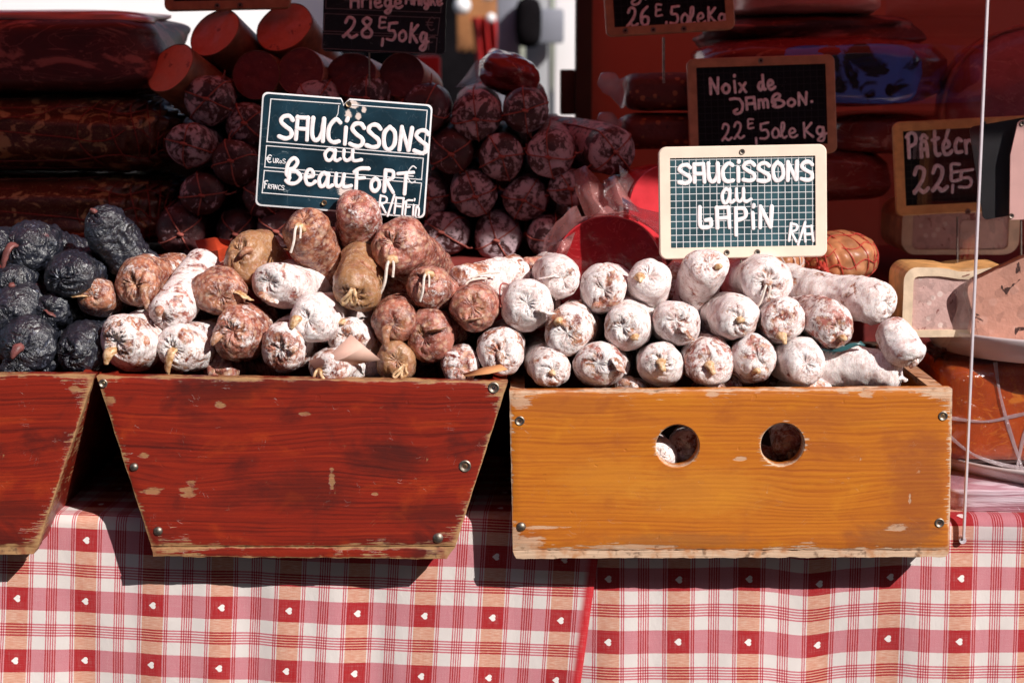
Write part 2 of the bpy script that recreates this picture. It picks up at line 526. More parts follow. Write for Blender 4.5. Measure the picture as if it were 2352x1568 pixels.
M['orangewood'] = m_wood("honey_varnished_wood", *ORG, (0.74, 0.52, 0.36), 0.40, 0.8, 1.6,
                         marks=crate_marks(1679, 1282, [(1250, 1211, 55, 5), (1212, 1248, 40, 22), (1190, 920, 26, 20), (1180, 1240, 16, 40), (1700, 1052, 14, 7), (2090, 1142, 3, 14), (1640, 905, 20, 9), (1990, 905, 18, 10), (2165, 905, 30, 12), (2060, 1210, 30, 8), (1440, 1255, 120, 6), (1830, 1262, 160, 4)]),
                         stains=crate_stains(1679, 1282, [(2110, 1120, 90, 150, .55, RB), (2060, 1230, 120, 40, .5, (.20, .07, .03)), (1300, 930, 120, 40, .35, RB), (1560, 1240, 200, 22, .5, (.24, .09, .03)), (1900, 960, 160, 30, .25, RB), (1400, 1100, 140, 60, .3, (.62, .26, .03)), (1620, 1130, 200, 70, .35, (.62, .26, .03))]),
                         knots=[(.10, .07, .02, .010)])
M['rawwood'] = simple("raw_softwood", (0.40, 0.24, 0.12), 0.7, 0.3, 120, 0.3)
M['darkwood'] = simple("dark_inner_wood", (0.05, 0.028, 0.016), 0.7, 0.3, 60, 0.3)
M['steel'] = simple("dull_screw_steel", (0.24, 0.205, 0.17), 0.5, 0.3, 300, Metallic=1.0)
M['brass'] = simple("dull_brass", (0.42, 0.30, 0.18), 0.4, 0.25, 300, Metallic=1.0)
M['dark'] = simple("dark_hole", (0.012, 0.010, 0.010), 0.8)
M['cloth'] = m_cloth()
g_ = G("white_marker_paint")
pp = g_.pos()
cc = g_.mix(g_.ss(g_.noise(g_.vmul(pp, (1, 1, 1.6)), 420, 4, .7), .60, .78), (0.83, 0.78, 0.79), (0.42, 0.44, 0.47))
cc = g_.mix(g_.ss(g_.noise(pp, 90, 3), .55, .75), cc, (0.66, 0.63, 0.65))
M['paint'] = g_.out(cc, .55)
M['print'] = simple("white_print", (0.72, 0.72, 0.74), 0.5, 0.05, 100)
M['print_dim'] = simple("dark_grey_print", (0.16, 0.14, 0.15), 0.5, 0.1, 100)  # printed lines in a darker grey
M['chalk'] = simple("shade_tinted_marker", (0.76, 0.68, 0.74), 0.6, 0.18, 260)  # white lettering with the lavender of the shade mixed into its colour
M['cream'] = simple("cream_lacquered_frame", (0.80, 0.66, 0.54), 0.45, 0.05, 40)
M['pinewood'] = simple("pine_frame", (0.42, 0.22, 0.12), 0.5, 0.15, 70, 0.1)
M['pine_yellow'] = simple("yellow_pine_frame", (0.62, 0.36, 0.13), 0.5, 0.15, 70, 0.1)
M['pinkcard'] = simple("pink_board", (0.62, 0.38, 0.34), 0.5, 0.05, 40)
M['blackcard'] = simple("black_plastic_card", (0.012, 0.012, 0.013), 0.35, 0.2, 30)
M['glass'] = m_glass()
M['glassedge'] = simple("frosted_acrylic_edge", (0.62, 0.56, 0.60), 0.35, 0.05, 100)
M['film'] = m_film("clear_plastic_film", (0.80, 0.72, 0.74), 0.5, 0.22)
M['filmred'] = m_film("reddish_plastic_film", (0.75, 0.38, 0.36), 0.5, 0.42)
M['canvas'] = m_canvas()
M['terracotta'] = simple("terracotta_painted_panel", (0.62, 0.20, 0.13), 0.6, 0.06, 4, 0.05)
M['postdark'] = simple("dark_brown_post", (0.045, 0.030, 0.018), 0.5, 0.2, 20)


# ---------------------------------------------------------------- object helpers
def link(o, parent=None):
    COL.objects.link(o)
    if parent is not None:
        o.parent = parent
    return o


def tag(o, label=None, cat=None, group=None, kind=None):
    if label: o['label'] = label
    if cat: o['category'] = cat
    if group: o['group'] = group
    if kind: o['kind'] = kind
    return o


def empty(name, loc, label, cat, group=None, mat=None):
    o = bpy.data.objects.new(name, None)
    o.empty_display_size = 0.05
    link(o)
    if mat is not None:
        o.matrix_world = mat
    else:
        o.location = loc
    return tag(o, label, cat, group)


def mesh(name, verts, faces, mats, parent=None, mat=None, smooth=True, attrs=None, midx=None, fix=True):
    me = bpy.data.meshes.new(name)
    me.from_pydata([tuple(v) for v in verts], [], [tuple(f) for f in faces])
    if not isinstance(mats, (list, tuple)):
        mats = [mats]
    for m in mats:
        me.materials.append(m)
    if midx is not None:
        me.polygons.foreach_set('material_index', midx)
    if attrs:
        for k, a in attrs.items():
            a = np.asarray(a, dtype=np.float32)
            if a.ndim == 1:
                at = me.attributes.new(k, 'FLOAT', 'POINT'); at.data.foreach_set('value', a)
            else:
                at = me.attributes.new(k, 'FLOAT_VECTOR', 'POINT'); at.data.foreach_set('vector', a.ravel())
    if fix:
        bm = bmesh.new(); bm.from_mesh(me)
        bmesh.ops.recalc_face_normals(bm, faces=bm.faces)
        bm.to_mesh(me); bm.free()
    if smooth is True:
        me.polygons.foreach_set('use_smooth', [True] * len(me.polygons))
    elif smooth:
        me.polygons.foreach_set('use_smooth', [True] * len(me.polygons))
        me.set_sharp_from_angle(angle=R_(smooth))
    me.update()
    o = bpy.data.objects.new(name, me)
    link(o, parent)
    if mat is not None:
        if parent is None: o.matrix_world = mat
        else: o.matrix_local = mat
    return o


class MB:
    """collects shapes that become one mesh"""
    def __init__(s): s.v, s.f = [], []

    def put(s, vs, fs):
        k = len(s.v)
        s.v += [Vector(v) for v in vs]
        s.f += [[i + k for i in f] for f in fs]
        return s

    def box(s, lo, hi, bev=0.0):
        x0, y0, z0 = lo; x1, y1, z1 = hi
        if bev <= 0:
            vs = [(x, y, z) for z in (z0, z1) for y in (y0, y1) for x in (x0, x1)]
            return s.put(vs, [(0, 2, 3, 1), (4, 5, 7, 6), (0, 1, 5, 4), (2, 6, 7, 3), (0, 4, 6, 2), (1, 3, 7, 5)])
        bm = bmesh.new()
        bmesh.ops.create_cube(bm, size=1)
        for v in bm.verts:
            v.co = Vector(((x0 + x1) / 2 + v.co.x * (x1 - x0), (y0 + y1) / 2 + v.co.y * (y1 - y0), (z0 + z1) / 2 + v.co.z * (z1 - z0)))
        bmesh.ops.bevel(bm, geom=bm.edges[:], offset=bev, segments=2, affect='EDGES', profile=0.6)
        bm.verts.index_update()
        s.put([v.co.copy() for v in bm.verts], [[v.index for v in f.verts] for f in bm.faces])
        bm.free()
        return s

    def tube(s, pts, rad, seg=8, flat=None, n=None, sm=6):
        """swept tube through pts; rad scalar or list; flat = squash factor across n"""
        pts = [Vector(p) for p in pts]
        rads = rad if isinstance(rad, (list, tuple)) else [rad] * len(pts)
        if sm > 1 and len(pts) > 2:
            pts, rads = catmull(pts, rads, sm)
        rings = []
        ref = Vector(n) if n is not None else None
        prev = None
        for i, p in enumerate(pts):
            a, b = pts[max(0, i - 1)], pts[min(len(pts) - 1, i + 1)]
            t = (b - a)
            t = t.normalized() if t.length > 1e-9 else Vector((0, 1, 0))
            if ref is not None: k = ref
            else: k = prev if prev is not None else (Vector((0, 0, 1)) if abs(t.z) < 0.9 else Vector((1, 0, 0)))
            sx = t.cross(k)
            sx = sx.normalized() if sx.length > 1e-6 else Vector((1, 0, 0))
            nz = sx.cross(t).normalized()
            prev = nz
            rings.append([p + sx * (math.cos(q) * rads[i]) + nz * (math.sin(q) * rads[i] * (flat or 1.0)) for q in [2 * math.pi * j / seg for j in range(seg)]])
        vs = [v for r in rings for v in r]
        fs = []
        for i in range(len(rings) - 1):
            for j in range(seg):
                fs.append((i * seg + j, i * seg + (j + 1) % seg, (i + 1) * seg + (j + 1) % seg, (i + 1) * seg + j))
        fs.append(list(range(seg))[::-1])
        fs.append([(len(rings) - 1) * seg + j for j in range(seg)])
        return s.put(vs, fs)

    def lathe(s, prof, mat=None, seg=32):
        vs, fs = [], []
        for (r, z) in prof:
            for j in range(seg):
                q = 2 * math.pi * j / seg
                vs.append(Vector((r * math.cos(q), r * math.sin(q), z)))
        for i in range(len(prof) - 1):
            for j in range(seg):
                fs.append((i * seg + j, i * seg + (j + 1) % seg, (i + 1) * seg + (j + 1) % seg, (i + 1) * seg + j))
        fs.append(list(range(seg))[::-1])
        fs.append([(len(prof) - 1) * seg + j for j in range(seg)])
        if mat is not None: vs = [mat @ v for v in vs]
        return s.put(vs, fs)

    def prism(s, poly, y0, y1):
        """closed outline in x,z between two y planes"""
        n = len(poly)
        vs = [(x, y0, z) for x, z in poly] + [(x, y1, z) for x, z in poly]
        fs = [list(range(n)), list(range(2 * n - 1, n - 1, -1))]
        fs += [(i, i + n, (i + 1) % n + n, (i + 1) % n) for i in range(n)]
        return s.put(vs, fs)

    def build(s, name, mats, parent=None, mat=None, smooth=40, **kw):
        return mesh(name, s.v, s.f, mats, parent, mat, smooth, **kw)


def catmull(pts, rads, sm):
    q, r = [], []
    n = len(pts)
    for i in range(n - 1):
        p0, p1, p2, p3 = pts[max(0, i - 1)], pts[i], pts[i + 1], pts[min(n - 1, i + 2)]
        for k in range(sm):
            t = k / sm
            q.append(0.5 * ((2 * p1) + (p2 - p0) * t + (2 * p0 - 5 * p1 + 4 * p2 - p3) * t * t + (3 * p1 - p0 - 3 * p2 + p3) * t ** 3))
            r.append(rads[i] + (rads[i + 1] - rads[i]) * t)
    q.append(pts[-1]); r.append(rads[-1])
    return q, r


def rr(w, h, r, x0=0.0, z0=0.0, seg=6):
    pts = []
    for (cx, cz, a0) in ((w - r, h - r, 0), (r, h - r, 90), (r, r, 180), (w - r, r, 270)):
        for k in range(seg + 1):
            a = R_(a0 + 90 * k / seg)
            pts.append((x0 + cx + r * math.cos(a), z0 + cz + r * math.sin(a)))
    return pts


def frame_from_dir(d, roll=0.0):
    y = Vector(d).normalized()
    z = Vector((0, 0, 1))
    z = (z - y * z.dot(y)).normalized()
    x = y.cross(z)
    m = Matrix((x, y, z)).transposed()
    return m @ Matrix.Rotation(roll, 3, 'Y')


def ypdir(yaw, pitch):
    a, b = R_(yaw), R_(pitch)
    return Vector((math.sin(a) * math.cos(b), math.cos(a) * math.cos(b), math.sin(b)))


# ---------------------------------------------------------------- sausages
def body_grid(R, L, rng, ecc=1.0, capf=0.8, blunt=0.75, dip=0.12, pleat=0.10, lump=0.05, fine=0.015, bend=(0, 0), back=0.8, neck=0.0, segs=56, ridge=0.0, nb=18):
    prof, K = [], []
    cf, cb = capf * R, back * R
    for i in range(15):
        a = (i / 14) * math.pi / 2
        rr_ = R * max(0.0, math.sin(a)) ** blunt
        prof.append((cf * (1 - math.cos(a)), max(rr_, 0.012 * R)))
    for i in range(1, nb):
        prof.append((cf + (L - cf - cb) * i / nb, R))
    for i in range(9):
        a = (i / 8) * math.pi / 2
        prof.append((L - cb + cb * math.sin(a), max(R * math.cos(a), 0.012 * R)))
    off = Vector((rng.uniform(-50, 50), rng.uniform(-50, 50), rng.uniform(-50, 50)))
    ks = [(rng.choice((3, 4, 5, 6, 7, 9, 11)), rng.uniform(0, 6.28), rng.uniform(0.4, 1.0)) for _ in range(5)]
    vs = np.zeros((len(prof), segs, 3)); bare = np.zeros((len(prof), segs))
    ax, az = rng.uniform(-.26, .26) * R, rng.uniform(-.26, .26) * R
    for i, (y, r) in enumerate(prof):
        front = y < cf * 1.4
        q = r / R
        for j in range(segs):
            th = 2 * math.pi * j / segs
            t2 = th + 2.2 * (1 - q)
            f1 = abs(noise.noise(Vector((math.cos(t2) * 1.5, math.sin(t2) * 1.5, q * 1.2)) + off * 1.9))
            f2 = abs(noise.noise(Vector((math.cos(t2) * 3.4, math.sin(t2) * 3.4, q * 2.0)) + off * 2.3))
            pl = min(1.0, f1 * 4.0) * .7 + min(1.0, f2 * 4.0) * .3 - .55
            g = (math.exp(-((q / 0.6) ** 2)) * min(1, q * 4)) if front else 0.0
            dy = dip * R * math.exp(-((q / 0.30) ** 2)) * (1 if front else 0) - pleat * 1.5 * R * g * pl
            if neck and front:
                dy -= neck * R * math.exp(-((q / 0.35) ** 2))
            p = Vector((r * math.cos(th), y + dy, r * math.sin(th) * ecc))
            n1 = noise.noise(p * (0.75 / R) + off)
            n2 = noise.noise(p * (2.3 / R) + off * 1.3)
            n3 = noise.noise(Vector((p.x * 3, p.y * 8, p.z * 3)) * (1.0 / R) + off * 0.7)
            k = 1 + lump * 1.6 * n1 + lump * 0.7 * n2 + fine * n3
            if ridge:
                k += ridge * (1 - 3.2 * abs(noise.noise(Vector((p.x * 1.0, p.y * 2.0, p.z * 1.0)) * (2.2 / R) + off * .4))) + ridge * .5 * (1 - 3.2 * abs(noise.noise(p * (5.5 / R) + off * .9)))
            t = y / L
            cx = bend[0] * t * t + ax * math.exp(-(y / cf) ** 2)
            cz = bend[1] * t * t + az * math.exp(-(y / cf) ** 2)
            vs[i, j] = (p.x * k + cx, p.y + (0.5 * lump * R * n2 if front else 0), p.z * k + cz)
            bare[i, j] = max(0, min(1, g * (0.15 - 1.5 * pl) + 0.9 * max(0, n2 + .05) * math.exp(-((q / .75) ** 2)))) if front else 0
    return vs, bare, cf


def grid_faces(nr, ns, caps=True):
    f = []
    for i in range(nr - 1):
        for j in range(ns):
            f.append((i * ns + j, (i + 1) * ns + j, (i + 1) * ns + (j + 1) % ns, i * ns + (j + 1) % ns))
    if caps:
        f.append(list(range(ns)))
        f.append([(nr - 1) * ns + j for j in range(ns)][::-1])
    return f


STY = {  # mold, tan, material
    'white': (0.74, 0.0, 'sausage'), 'chalky': (0.84, 0.0, 'sausage'), 'mixed': (0.66, 0.06, 'sausage'), 'brown': (0.47, 0.08, 'sausage'),
    'tan': (0.10, 0.9, 'sausage'), 'black': (0, 0, 'black'), 'salami': (0.5, 0, 'salami'), 'cut': (0.3, 0, 'salami')}


def add_tail(o, kind, R, vs, rng, matl):
    tip = Vector(vs[rng.choice((0, 3, 5))][rng.randrange(vs.shape[1])])
    a = rng.uniform(-.6, .6)
    dn = Vector((math.sin(a), 0, -math.cos(a)))
    fw = Vector((0, -1, 0))
    mb = MB()
    nm = 'casing_tail'
    if kind == 'nub':
        mb.tube([tip - fw * .12 * R, tip + fw * .12 * R + dn * .03 * R, tip + fw * .22 * R + dn * .22 * R, tip + fw * .26 * R + dn * .42 * R], [.26 * R, .22 * R, .16 * R, .07 * R], 10, flat=.75, sm=4)
    elif kind == 'stub':
        mb.tube([tip - fw * .12 * R, tip + fw * .10 * R, tip + fw * .2 * R + dn * .08 * R, tip + fw * .24 * R + dn * .14 * R], [.22 * R, .16 * R, .2 * R, .10 * R], 10, flat=.7, sm=3)
    elif kind == 'tail':
        mb.tube([tip - fw * .1 * R, tip + fw * .18 * R + dn * .08 * R, tip + fw * .26 * R + dn * .45 * R, tip + fw * .2 * R + dn * .85 * R, tip + fw * .16 * R + dn * 1.1 * R], [.24 * R, .2 * R, .17 * R, .13 * R, .05 * R], 10, flat=.55, sm=4)
    elif kind == 'flap':
        sd = Vector((math.cos(a), 0, math.sin(a))) * rng.choice((-1, 1))
        mb.tube([tip - fw * .1 * R, tip + fw * .07 * R + sd * .1 * R, tip + fw * .06 * R + sd * .4 * R + dn * .12 * R, tip - fw * .06 * R + sd * .72 * R + dn * .2 * R], [.2 * R, .17 * R, .19 * R, .05 * R], 10, flat=.3, sm=4)
    elif kind == 'loop':
        for k in (-1, 1):
            q = Vector((k * .14 * R, 0, 0))
            mb.tube([tip + q * .4 + fw * .05 * R, tip + q + fw * .25 * R + dn * .2 * R, tip + q * 2.2 + fw * .25 * R + dn * .5 * R, tip + q * 1.2 + fw * .25 * R + dn * .68 * R, tip + q * .3 + fw * .22 * R + dn * .4 * R, tip + q * .2 + fw * .1 * R], .075 * R, 8, sm=4)
        nm = 'casing_loop'
    elif kind == 'string':
        mb.tube([tip - fw * .1 * R, tip + fw * .2 * R + dn * .06 * R, tip + fw * .22 * R + dn * .2 * R], [.24 * R, .2 * R, .1 * R], 10, flat=.8, sm=3)
        sb = MB()
        up = -dn
        sb.tube([tip + fw * .22 * R, tip + fw * .35 * R + dn * .3 * R, tip + fw * .3 * R + dn * .9 * R + Vector((.1 * R, 0, 0)), tip + fw * .1 * R + dn * 1.3 * R], .055 * R, 6, sm=4)
        sb.tube([tip + fw * .22 * R, tip + fw * .3 * R + dn * .25 * R + Vector((.2 * R, 0, 0)), tip + fw * .25 * R + dn * .7 * R + Vector((.3 * R, 0, 0))], .045 * R, 6, sm=4)
        sb.build('string', M['cord_white'], o)
    if mb.v:
        vs2 = mb.v
        for v in vs2:
            nz = noise.noise(Vector(v) * (6 / R)) * .06 * R
            v.x += nz; v.z += nz * .7
        if matl == 'casing' and rng.random() < .5: matl = 'sausage'
        t = mb.build(nm, M[matl], o, smooth=True)
        t['mold'] = o.get('mold', 0.0) * .8
        t['tan'] = 0.6
    return


def sausage(name, label, cat, group, px, py, r, Y, style='white', yaw=0, pitch=0, L=0.19, ecc=1.0, roll=0, tail=None, seed=1, bend=(0, 0), mold=None, cross=False, **kw):
    rng = random.Random(seed * 77 + 5)
    c = P(px, py, Y)
    R = r * mpp(c)
    d = ypdir(yaw, pitch)
    if style == 'black':
        kw = dict(dict(lump=.16, fine=.03, pleat=.3, dip=.05, blunt=.8, ridge=.055, segs=110, nb=60), **kw)
    elif style in ('brown', 'tan', 'mixed'):
        kw = dict(dict(lump=.13, fine=.03, pleat=.24, dip=.14, ridge=.014, nb=30, segs=72), **kw)
    elif style == 'salami':
        kw = dict(dict(lump=.05, fine=.02, pleat=.08, dip=.05, blunt=.62, capf=.6), **kw)
    else:
        kw = dict(dict(lump=.10, fine=.025, pleat=.20, dip=.13, blunt=.68, capf=.7, ridge=.008, nb=26, segs=64), **kw)
    kw['pleat'] = kw.get('pleat', .1) * rng.uniform(.45, 1.15)
    kw['blunt'] = kw.get('blunt', .75) * rng.uniform(.85, 1.2)
    vs, bare, cf = body_grid(R, L, rng, ecc=ecc, bend=bend, **kw)
    m3 = frame_from_dir(d, R_(roll))
    mat = Matrix.Translation(c - d * cf) @ m3.to_4x4()
    md, tn, mm = STY[style]
    nr, ns = vs.shape[:2]
    o = mesh(name, vs.reshape(-1, 3), grid_faces(nr, ns), M[mm], mat=mat, attrs={'bare': bare.ravel()}, fix=True)
    tag(o, label, cat, group)
    o['mold'] = float(md if mold is None else mold) + (rng.uniform(-.14, .08) if style in ('white', 'brown', 'mixed') else rng.uniform(-.04, .04))
    o['tan'] = float(tn)
    if tail:
        add_tail(o, tail, R, vs, rng, 'dark_casing' if style == 'black' else 'casing')
    if cross:
        mb = MB()
        a0 = rng.randrange(ns)
        cent = Vector((vs[12].mean(axis=0)))
        tipv = Vector(vs[0].mean(axis=0)) + Vector((0, -.0015, 0))
        for k in range(4):
            j = (a0 + int(k * ns / 4) + rng.randint(-2, 2)) % ns
            pts = [tipv]
            for i in range(3, 26, 2):
                p = Vector(vs[i, j])
                ctr = Vector((cent.x, max(p.y, cf), cent.z))
                pts.append(p + (p - ctr).normalized() * .0011)
            mb.tube(pts, .0010, 6, sm=2)
        k0 = tipv + Vector((0, -.002, 0))
        mb.tube([k0 + Vector((-.004, 0, .001)), k0, k0 + Vector((.004, .001, -.001))], [.0016, .0026, .0016], 8, sm=3)
        j = (a0 + rng.choice((0, ns // 4, ns // 2))) % ns
        p = Vector(vs[14, j]); n = (p - Vector((cent.x, p.y, cent.z))).normalized()
        mb.tube([p, p + n * .006, p + n * .010 + Vector((rng.uniform(-.006, .006), -.003, .003))], [.0016, .0011, .0008], 6, sm=3)
        mb.build('string', M['cord_red'], o, smooth=True)
    return o


# ---------------------------------------------------------------- handwriting
def D(*p): return list(p)


GL = {
    'S': (.66, [D((.62, .84), (.44, 1), (.16, .95), (.05, .74), (.28, .54), (.58, .36), (.6, .12), (.36, 0), (.02, .07))]),
    'A': (.64, [D((.06, 0), (.05, .97)), D((.04, .95), (.56, .97)), D((.55, .98), (.6, 0)), D((.08, .45), (.56, .46))]),
    'U': (.64, [D((.05, 1), (.06, .3), (.2, .02), (.42, .12), (.55, .5), (.56, 1)), D((.56, 1), (.6, 0))]),
    'C': (.64, [D((.6, .9), (.36, 1), (.08, .65), (.1, .18), (.34, 0), (.62, .08))]),
    'i': (.26, [D((.12, .72), (.14, 0)), D((.15, 1.02), (.17, 1.1))]),
    'O': (.66, [D((.3, 1), (.06, .7), (.1, .18), (.34, 0), (.58, .28), (.54, .78), (.28, 1))]),
    'N': (.64, [D((.05, 0), (.08, 1)), D((.08, .98), (.5, .04)), D((.5, .02), (.58, 1))]),
    'a': (.72, [D((.46, .52), (.24, .6), (.05, .34), (.12, .05), (.3, .03), (.46, .3), (.5, .58)), D((.5, .56), (.48, .12), (.6, .03), (.74, .12))]),
    'u': (.84, [D((.04, .55), (.05, .16), (.2, .02), (.4, .2), (.44, .55)), D((.44, .54), (.44, .1), (.6, .02), (.86, .1))]),
    'B': (.86, [D((.24, .22), (.05, .4), (.12, .85), (.4, 1.06), (.58, .9), (.44, .66), (.2, .56)), D((.2, .56), (.56, .52), (.8, .28), (.62, .03), (.3, -.02), (.08, .1)), D((.22, .6), (.2, .1))]),
    'b': (.7, [D((.1, 0), (.12, 1.0)), D((.12, 1), (.5, .95), (.44, .6), (.14, .55)), D((.14, .55), (.62, .42), (.55, .05), (.1, .02))]),
    'e': (.58, [D((.06, .28), (.42, .36), (.38, .58), (.18, .6), (.04, .34), (.16, .04), (.4, .02), (.58, .14))]),
    'F': (.76, [D((.14, 0), (.14, .86)), D((.0, .8), (.3, .97), (.76, 1)), D((.14, .5), (.55, .56))]),
    'f': (.6, [D((.08, 0), (.08, 1)), D((.08, 1), (.55, 1)), D((.08, .52), (.45, .52))]),
    'o': (.56, [D((.26, .58), (.06, .4), (.08, .1), (.28, .0), (.48, .18), (.44, .46), (.24, .58))]),
    'R': (.62, [D((.08, 0), (.08, 1)), D((.08, .98), (.46, .94), (.48, .66), (.1, .48)), D((.16, .5), (.56, 0))]),
    'T': (.8, [D((0, .9), (.8, 1)), D((.44, .95), (.42, 0))]),
    '/': (.34, [D((.3, 1.1), (.02, -.2))]),
    '€': (.7, [D((.66, .9), (.42, 1), (.16, .65), (.16, .3), (.4, 0), (.66, .1)), D((.0, .6), (.55, .6)), D((.0, .4), (.5, .4))]),
    'L': (.6, [D((.06, 1), (.04, .3), (.1, .05), (.3, .02), (.5, .1), (.52, .4)), D((.52, .4), (.3, .36))]),
    'p': (.6, [D((.1, .95), (.12, -.32)), D((.1, .92), (.48, .9), (.52, .5), (.14, .36))]),
    'x': (.5, [D((.05, .55), (.42, 0)), D((.42, .56), (.03, .02))]),
    'd': (.64, [D((.42, .48), (.2, .54), (.05, .28), (.16, .02), (.34, .1), (.44, .4)), D((.46, 1.0), (.44, .1), (.6, .04))]),
    'J': (.84, [D((.0, .86), (.3, .9), (.6, .82)), D((.6, .84), (.78, .4), (.66, -.2), (.34, -.36), (.2, -.16), (.4, .02))]),
    'm': (.74, [D((.06, 0), (.08, .66)), D((.08, .56), (.22, .68), (.34, .5), (.35, .02)), D((.35, .5), (.5, .68), (.62, .5), (.64, 0))]),
    'n': (.5, [D((.06, 0), (.08, .6)), D((.08, .5), (.24, .62), (.38, .44), (.4, .02))]),
    '.': (.24, [D((.1, .2), (.13, .22))]),
    '-': (.4, [D((.05, .35), (.3, .35))]),
    '2': (.66, [D((.1, .72), (.24, .98), (.5, .86), (.42, .5), (.12, .12), (.02, .0)), D((.02, .04), (.22, .14), (.4, -.02), (.64, .12))]),
    ',': (.2, [D((.12, .1), (.1, -.3))]),
    '5': (.64, [D((.14, .95), (.62, 1)), D((.16, .94), (.14, .56), (.44, .54), (.56, .26), (.4, .02), (.06, .04))]),
    '0': (.5, [D((.24, .6), (.05, .4), (.06, .1), (.24, .0), (.44, .16), (.42, .46), (.24, .6))]),
    'l': (.46, [D((.0, .1), (.3, .6), (.32, .98), (.18, .96), (.12, .4), (.2, .02), (.44, .08))]),
    'K': (.64, [D((.1, 0), (.12, 1)), D((.56, .95), (.14, .46)), D((.16, .5), (.34, .3), (.6, .02))]),
    'g': (.6, [D((.44, .5), (.2, .56), (.06, .3), (.2, .06), (.4, .2), (.46, .52)), D((.46, .52), (.5, -.1), (.34, -.38), (.1, -.3), (.3, -.08), (.66, .1))]),
    '6': (.6, [D((.46, .96), (.16, .7), (.05, .3), (.2, .0), (.46, .1), (.46, .4), (.2, .44), (.08, .24))]),
    '8': (.6, [D((.46, .86), (.26, 1), (.1, .82), (.26, .58), (.5, .3), (.4, .03), (.14, .04), (.08, .3), (.3, .56), (.46, .78))]),
    'P': (.62, [D((.1, 0), (.1, .95)), D((.0, .84), (.3, 1), (.54, .86), (.5, .56), (.12, .44))]),
    'â': (.62, [D((.08, 0), (.1, .55), (.4, .58), (.46, 0)), D((.1, .3), (.44, .3)), D((.1, .72), (.28, .88), (.46, .74))]),
    't': (.46, [D((.2, 1.0), (.16, .3), (.24, .03), (.44, .08)), D((.02, .66), (.4, .72))]),
    'é': (.58, [D((.06, .26), (.4, .34), (.36, .54), (.18, .56), (.04, .32), (.16, .04), (.4, .02), (.56, .14)), D((.28, .72), (.44, 1.0))]),
    'è': (.58, [D((.06, .26), (.4, .34), (.36, .54), (.18, .56), (.04, .32), (.16, .04), (.4, .02), (.56, .14)), D((.36, .7), (.2, .92))]),
    'c': (.5, [D((.44, .5), (.24, .58), (.06, .32), (.14, .05), (.44, .06))]),
    'r': (.42, [D((.08, .58), (.1, 0)), D((.1, .4), (.22, .56), (.4, .54))]),
    'E': (.56, [D((.5, .94), (.14, .96), (.1, .5), (.1, .04), (.52, .08)), D((.1, .5), (.44, .54))]),
    'M': (.8, [D((.05, 0), (.1, .95)), D((.1, .95), (.38, .4)), D((.38, .4), (.66, .96)), D((.66, .96), (.72, 0))]),
    'I': (.2, [D((.1, 0), (.1, 1))]),
    ' ': (.4, []),
}


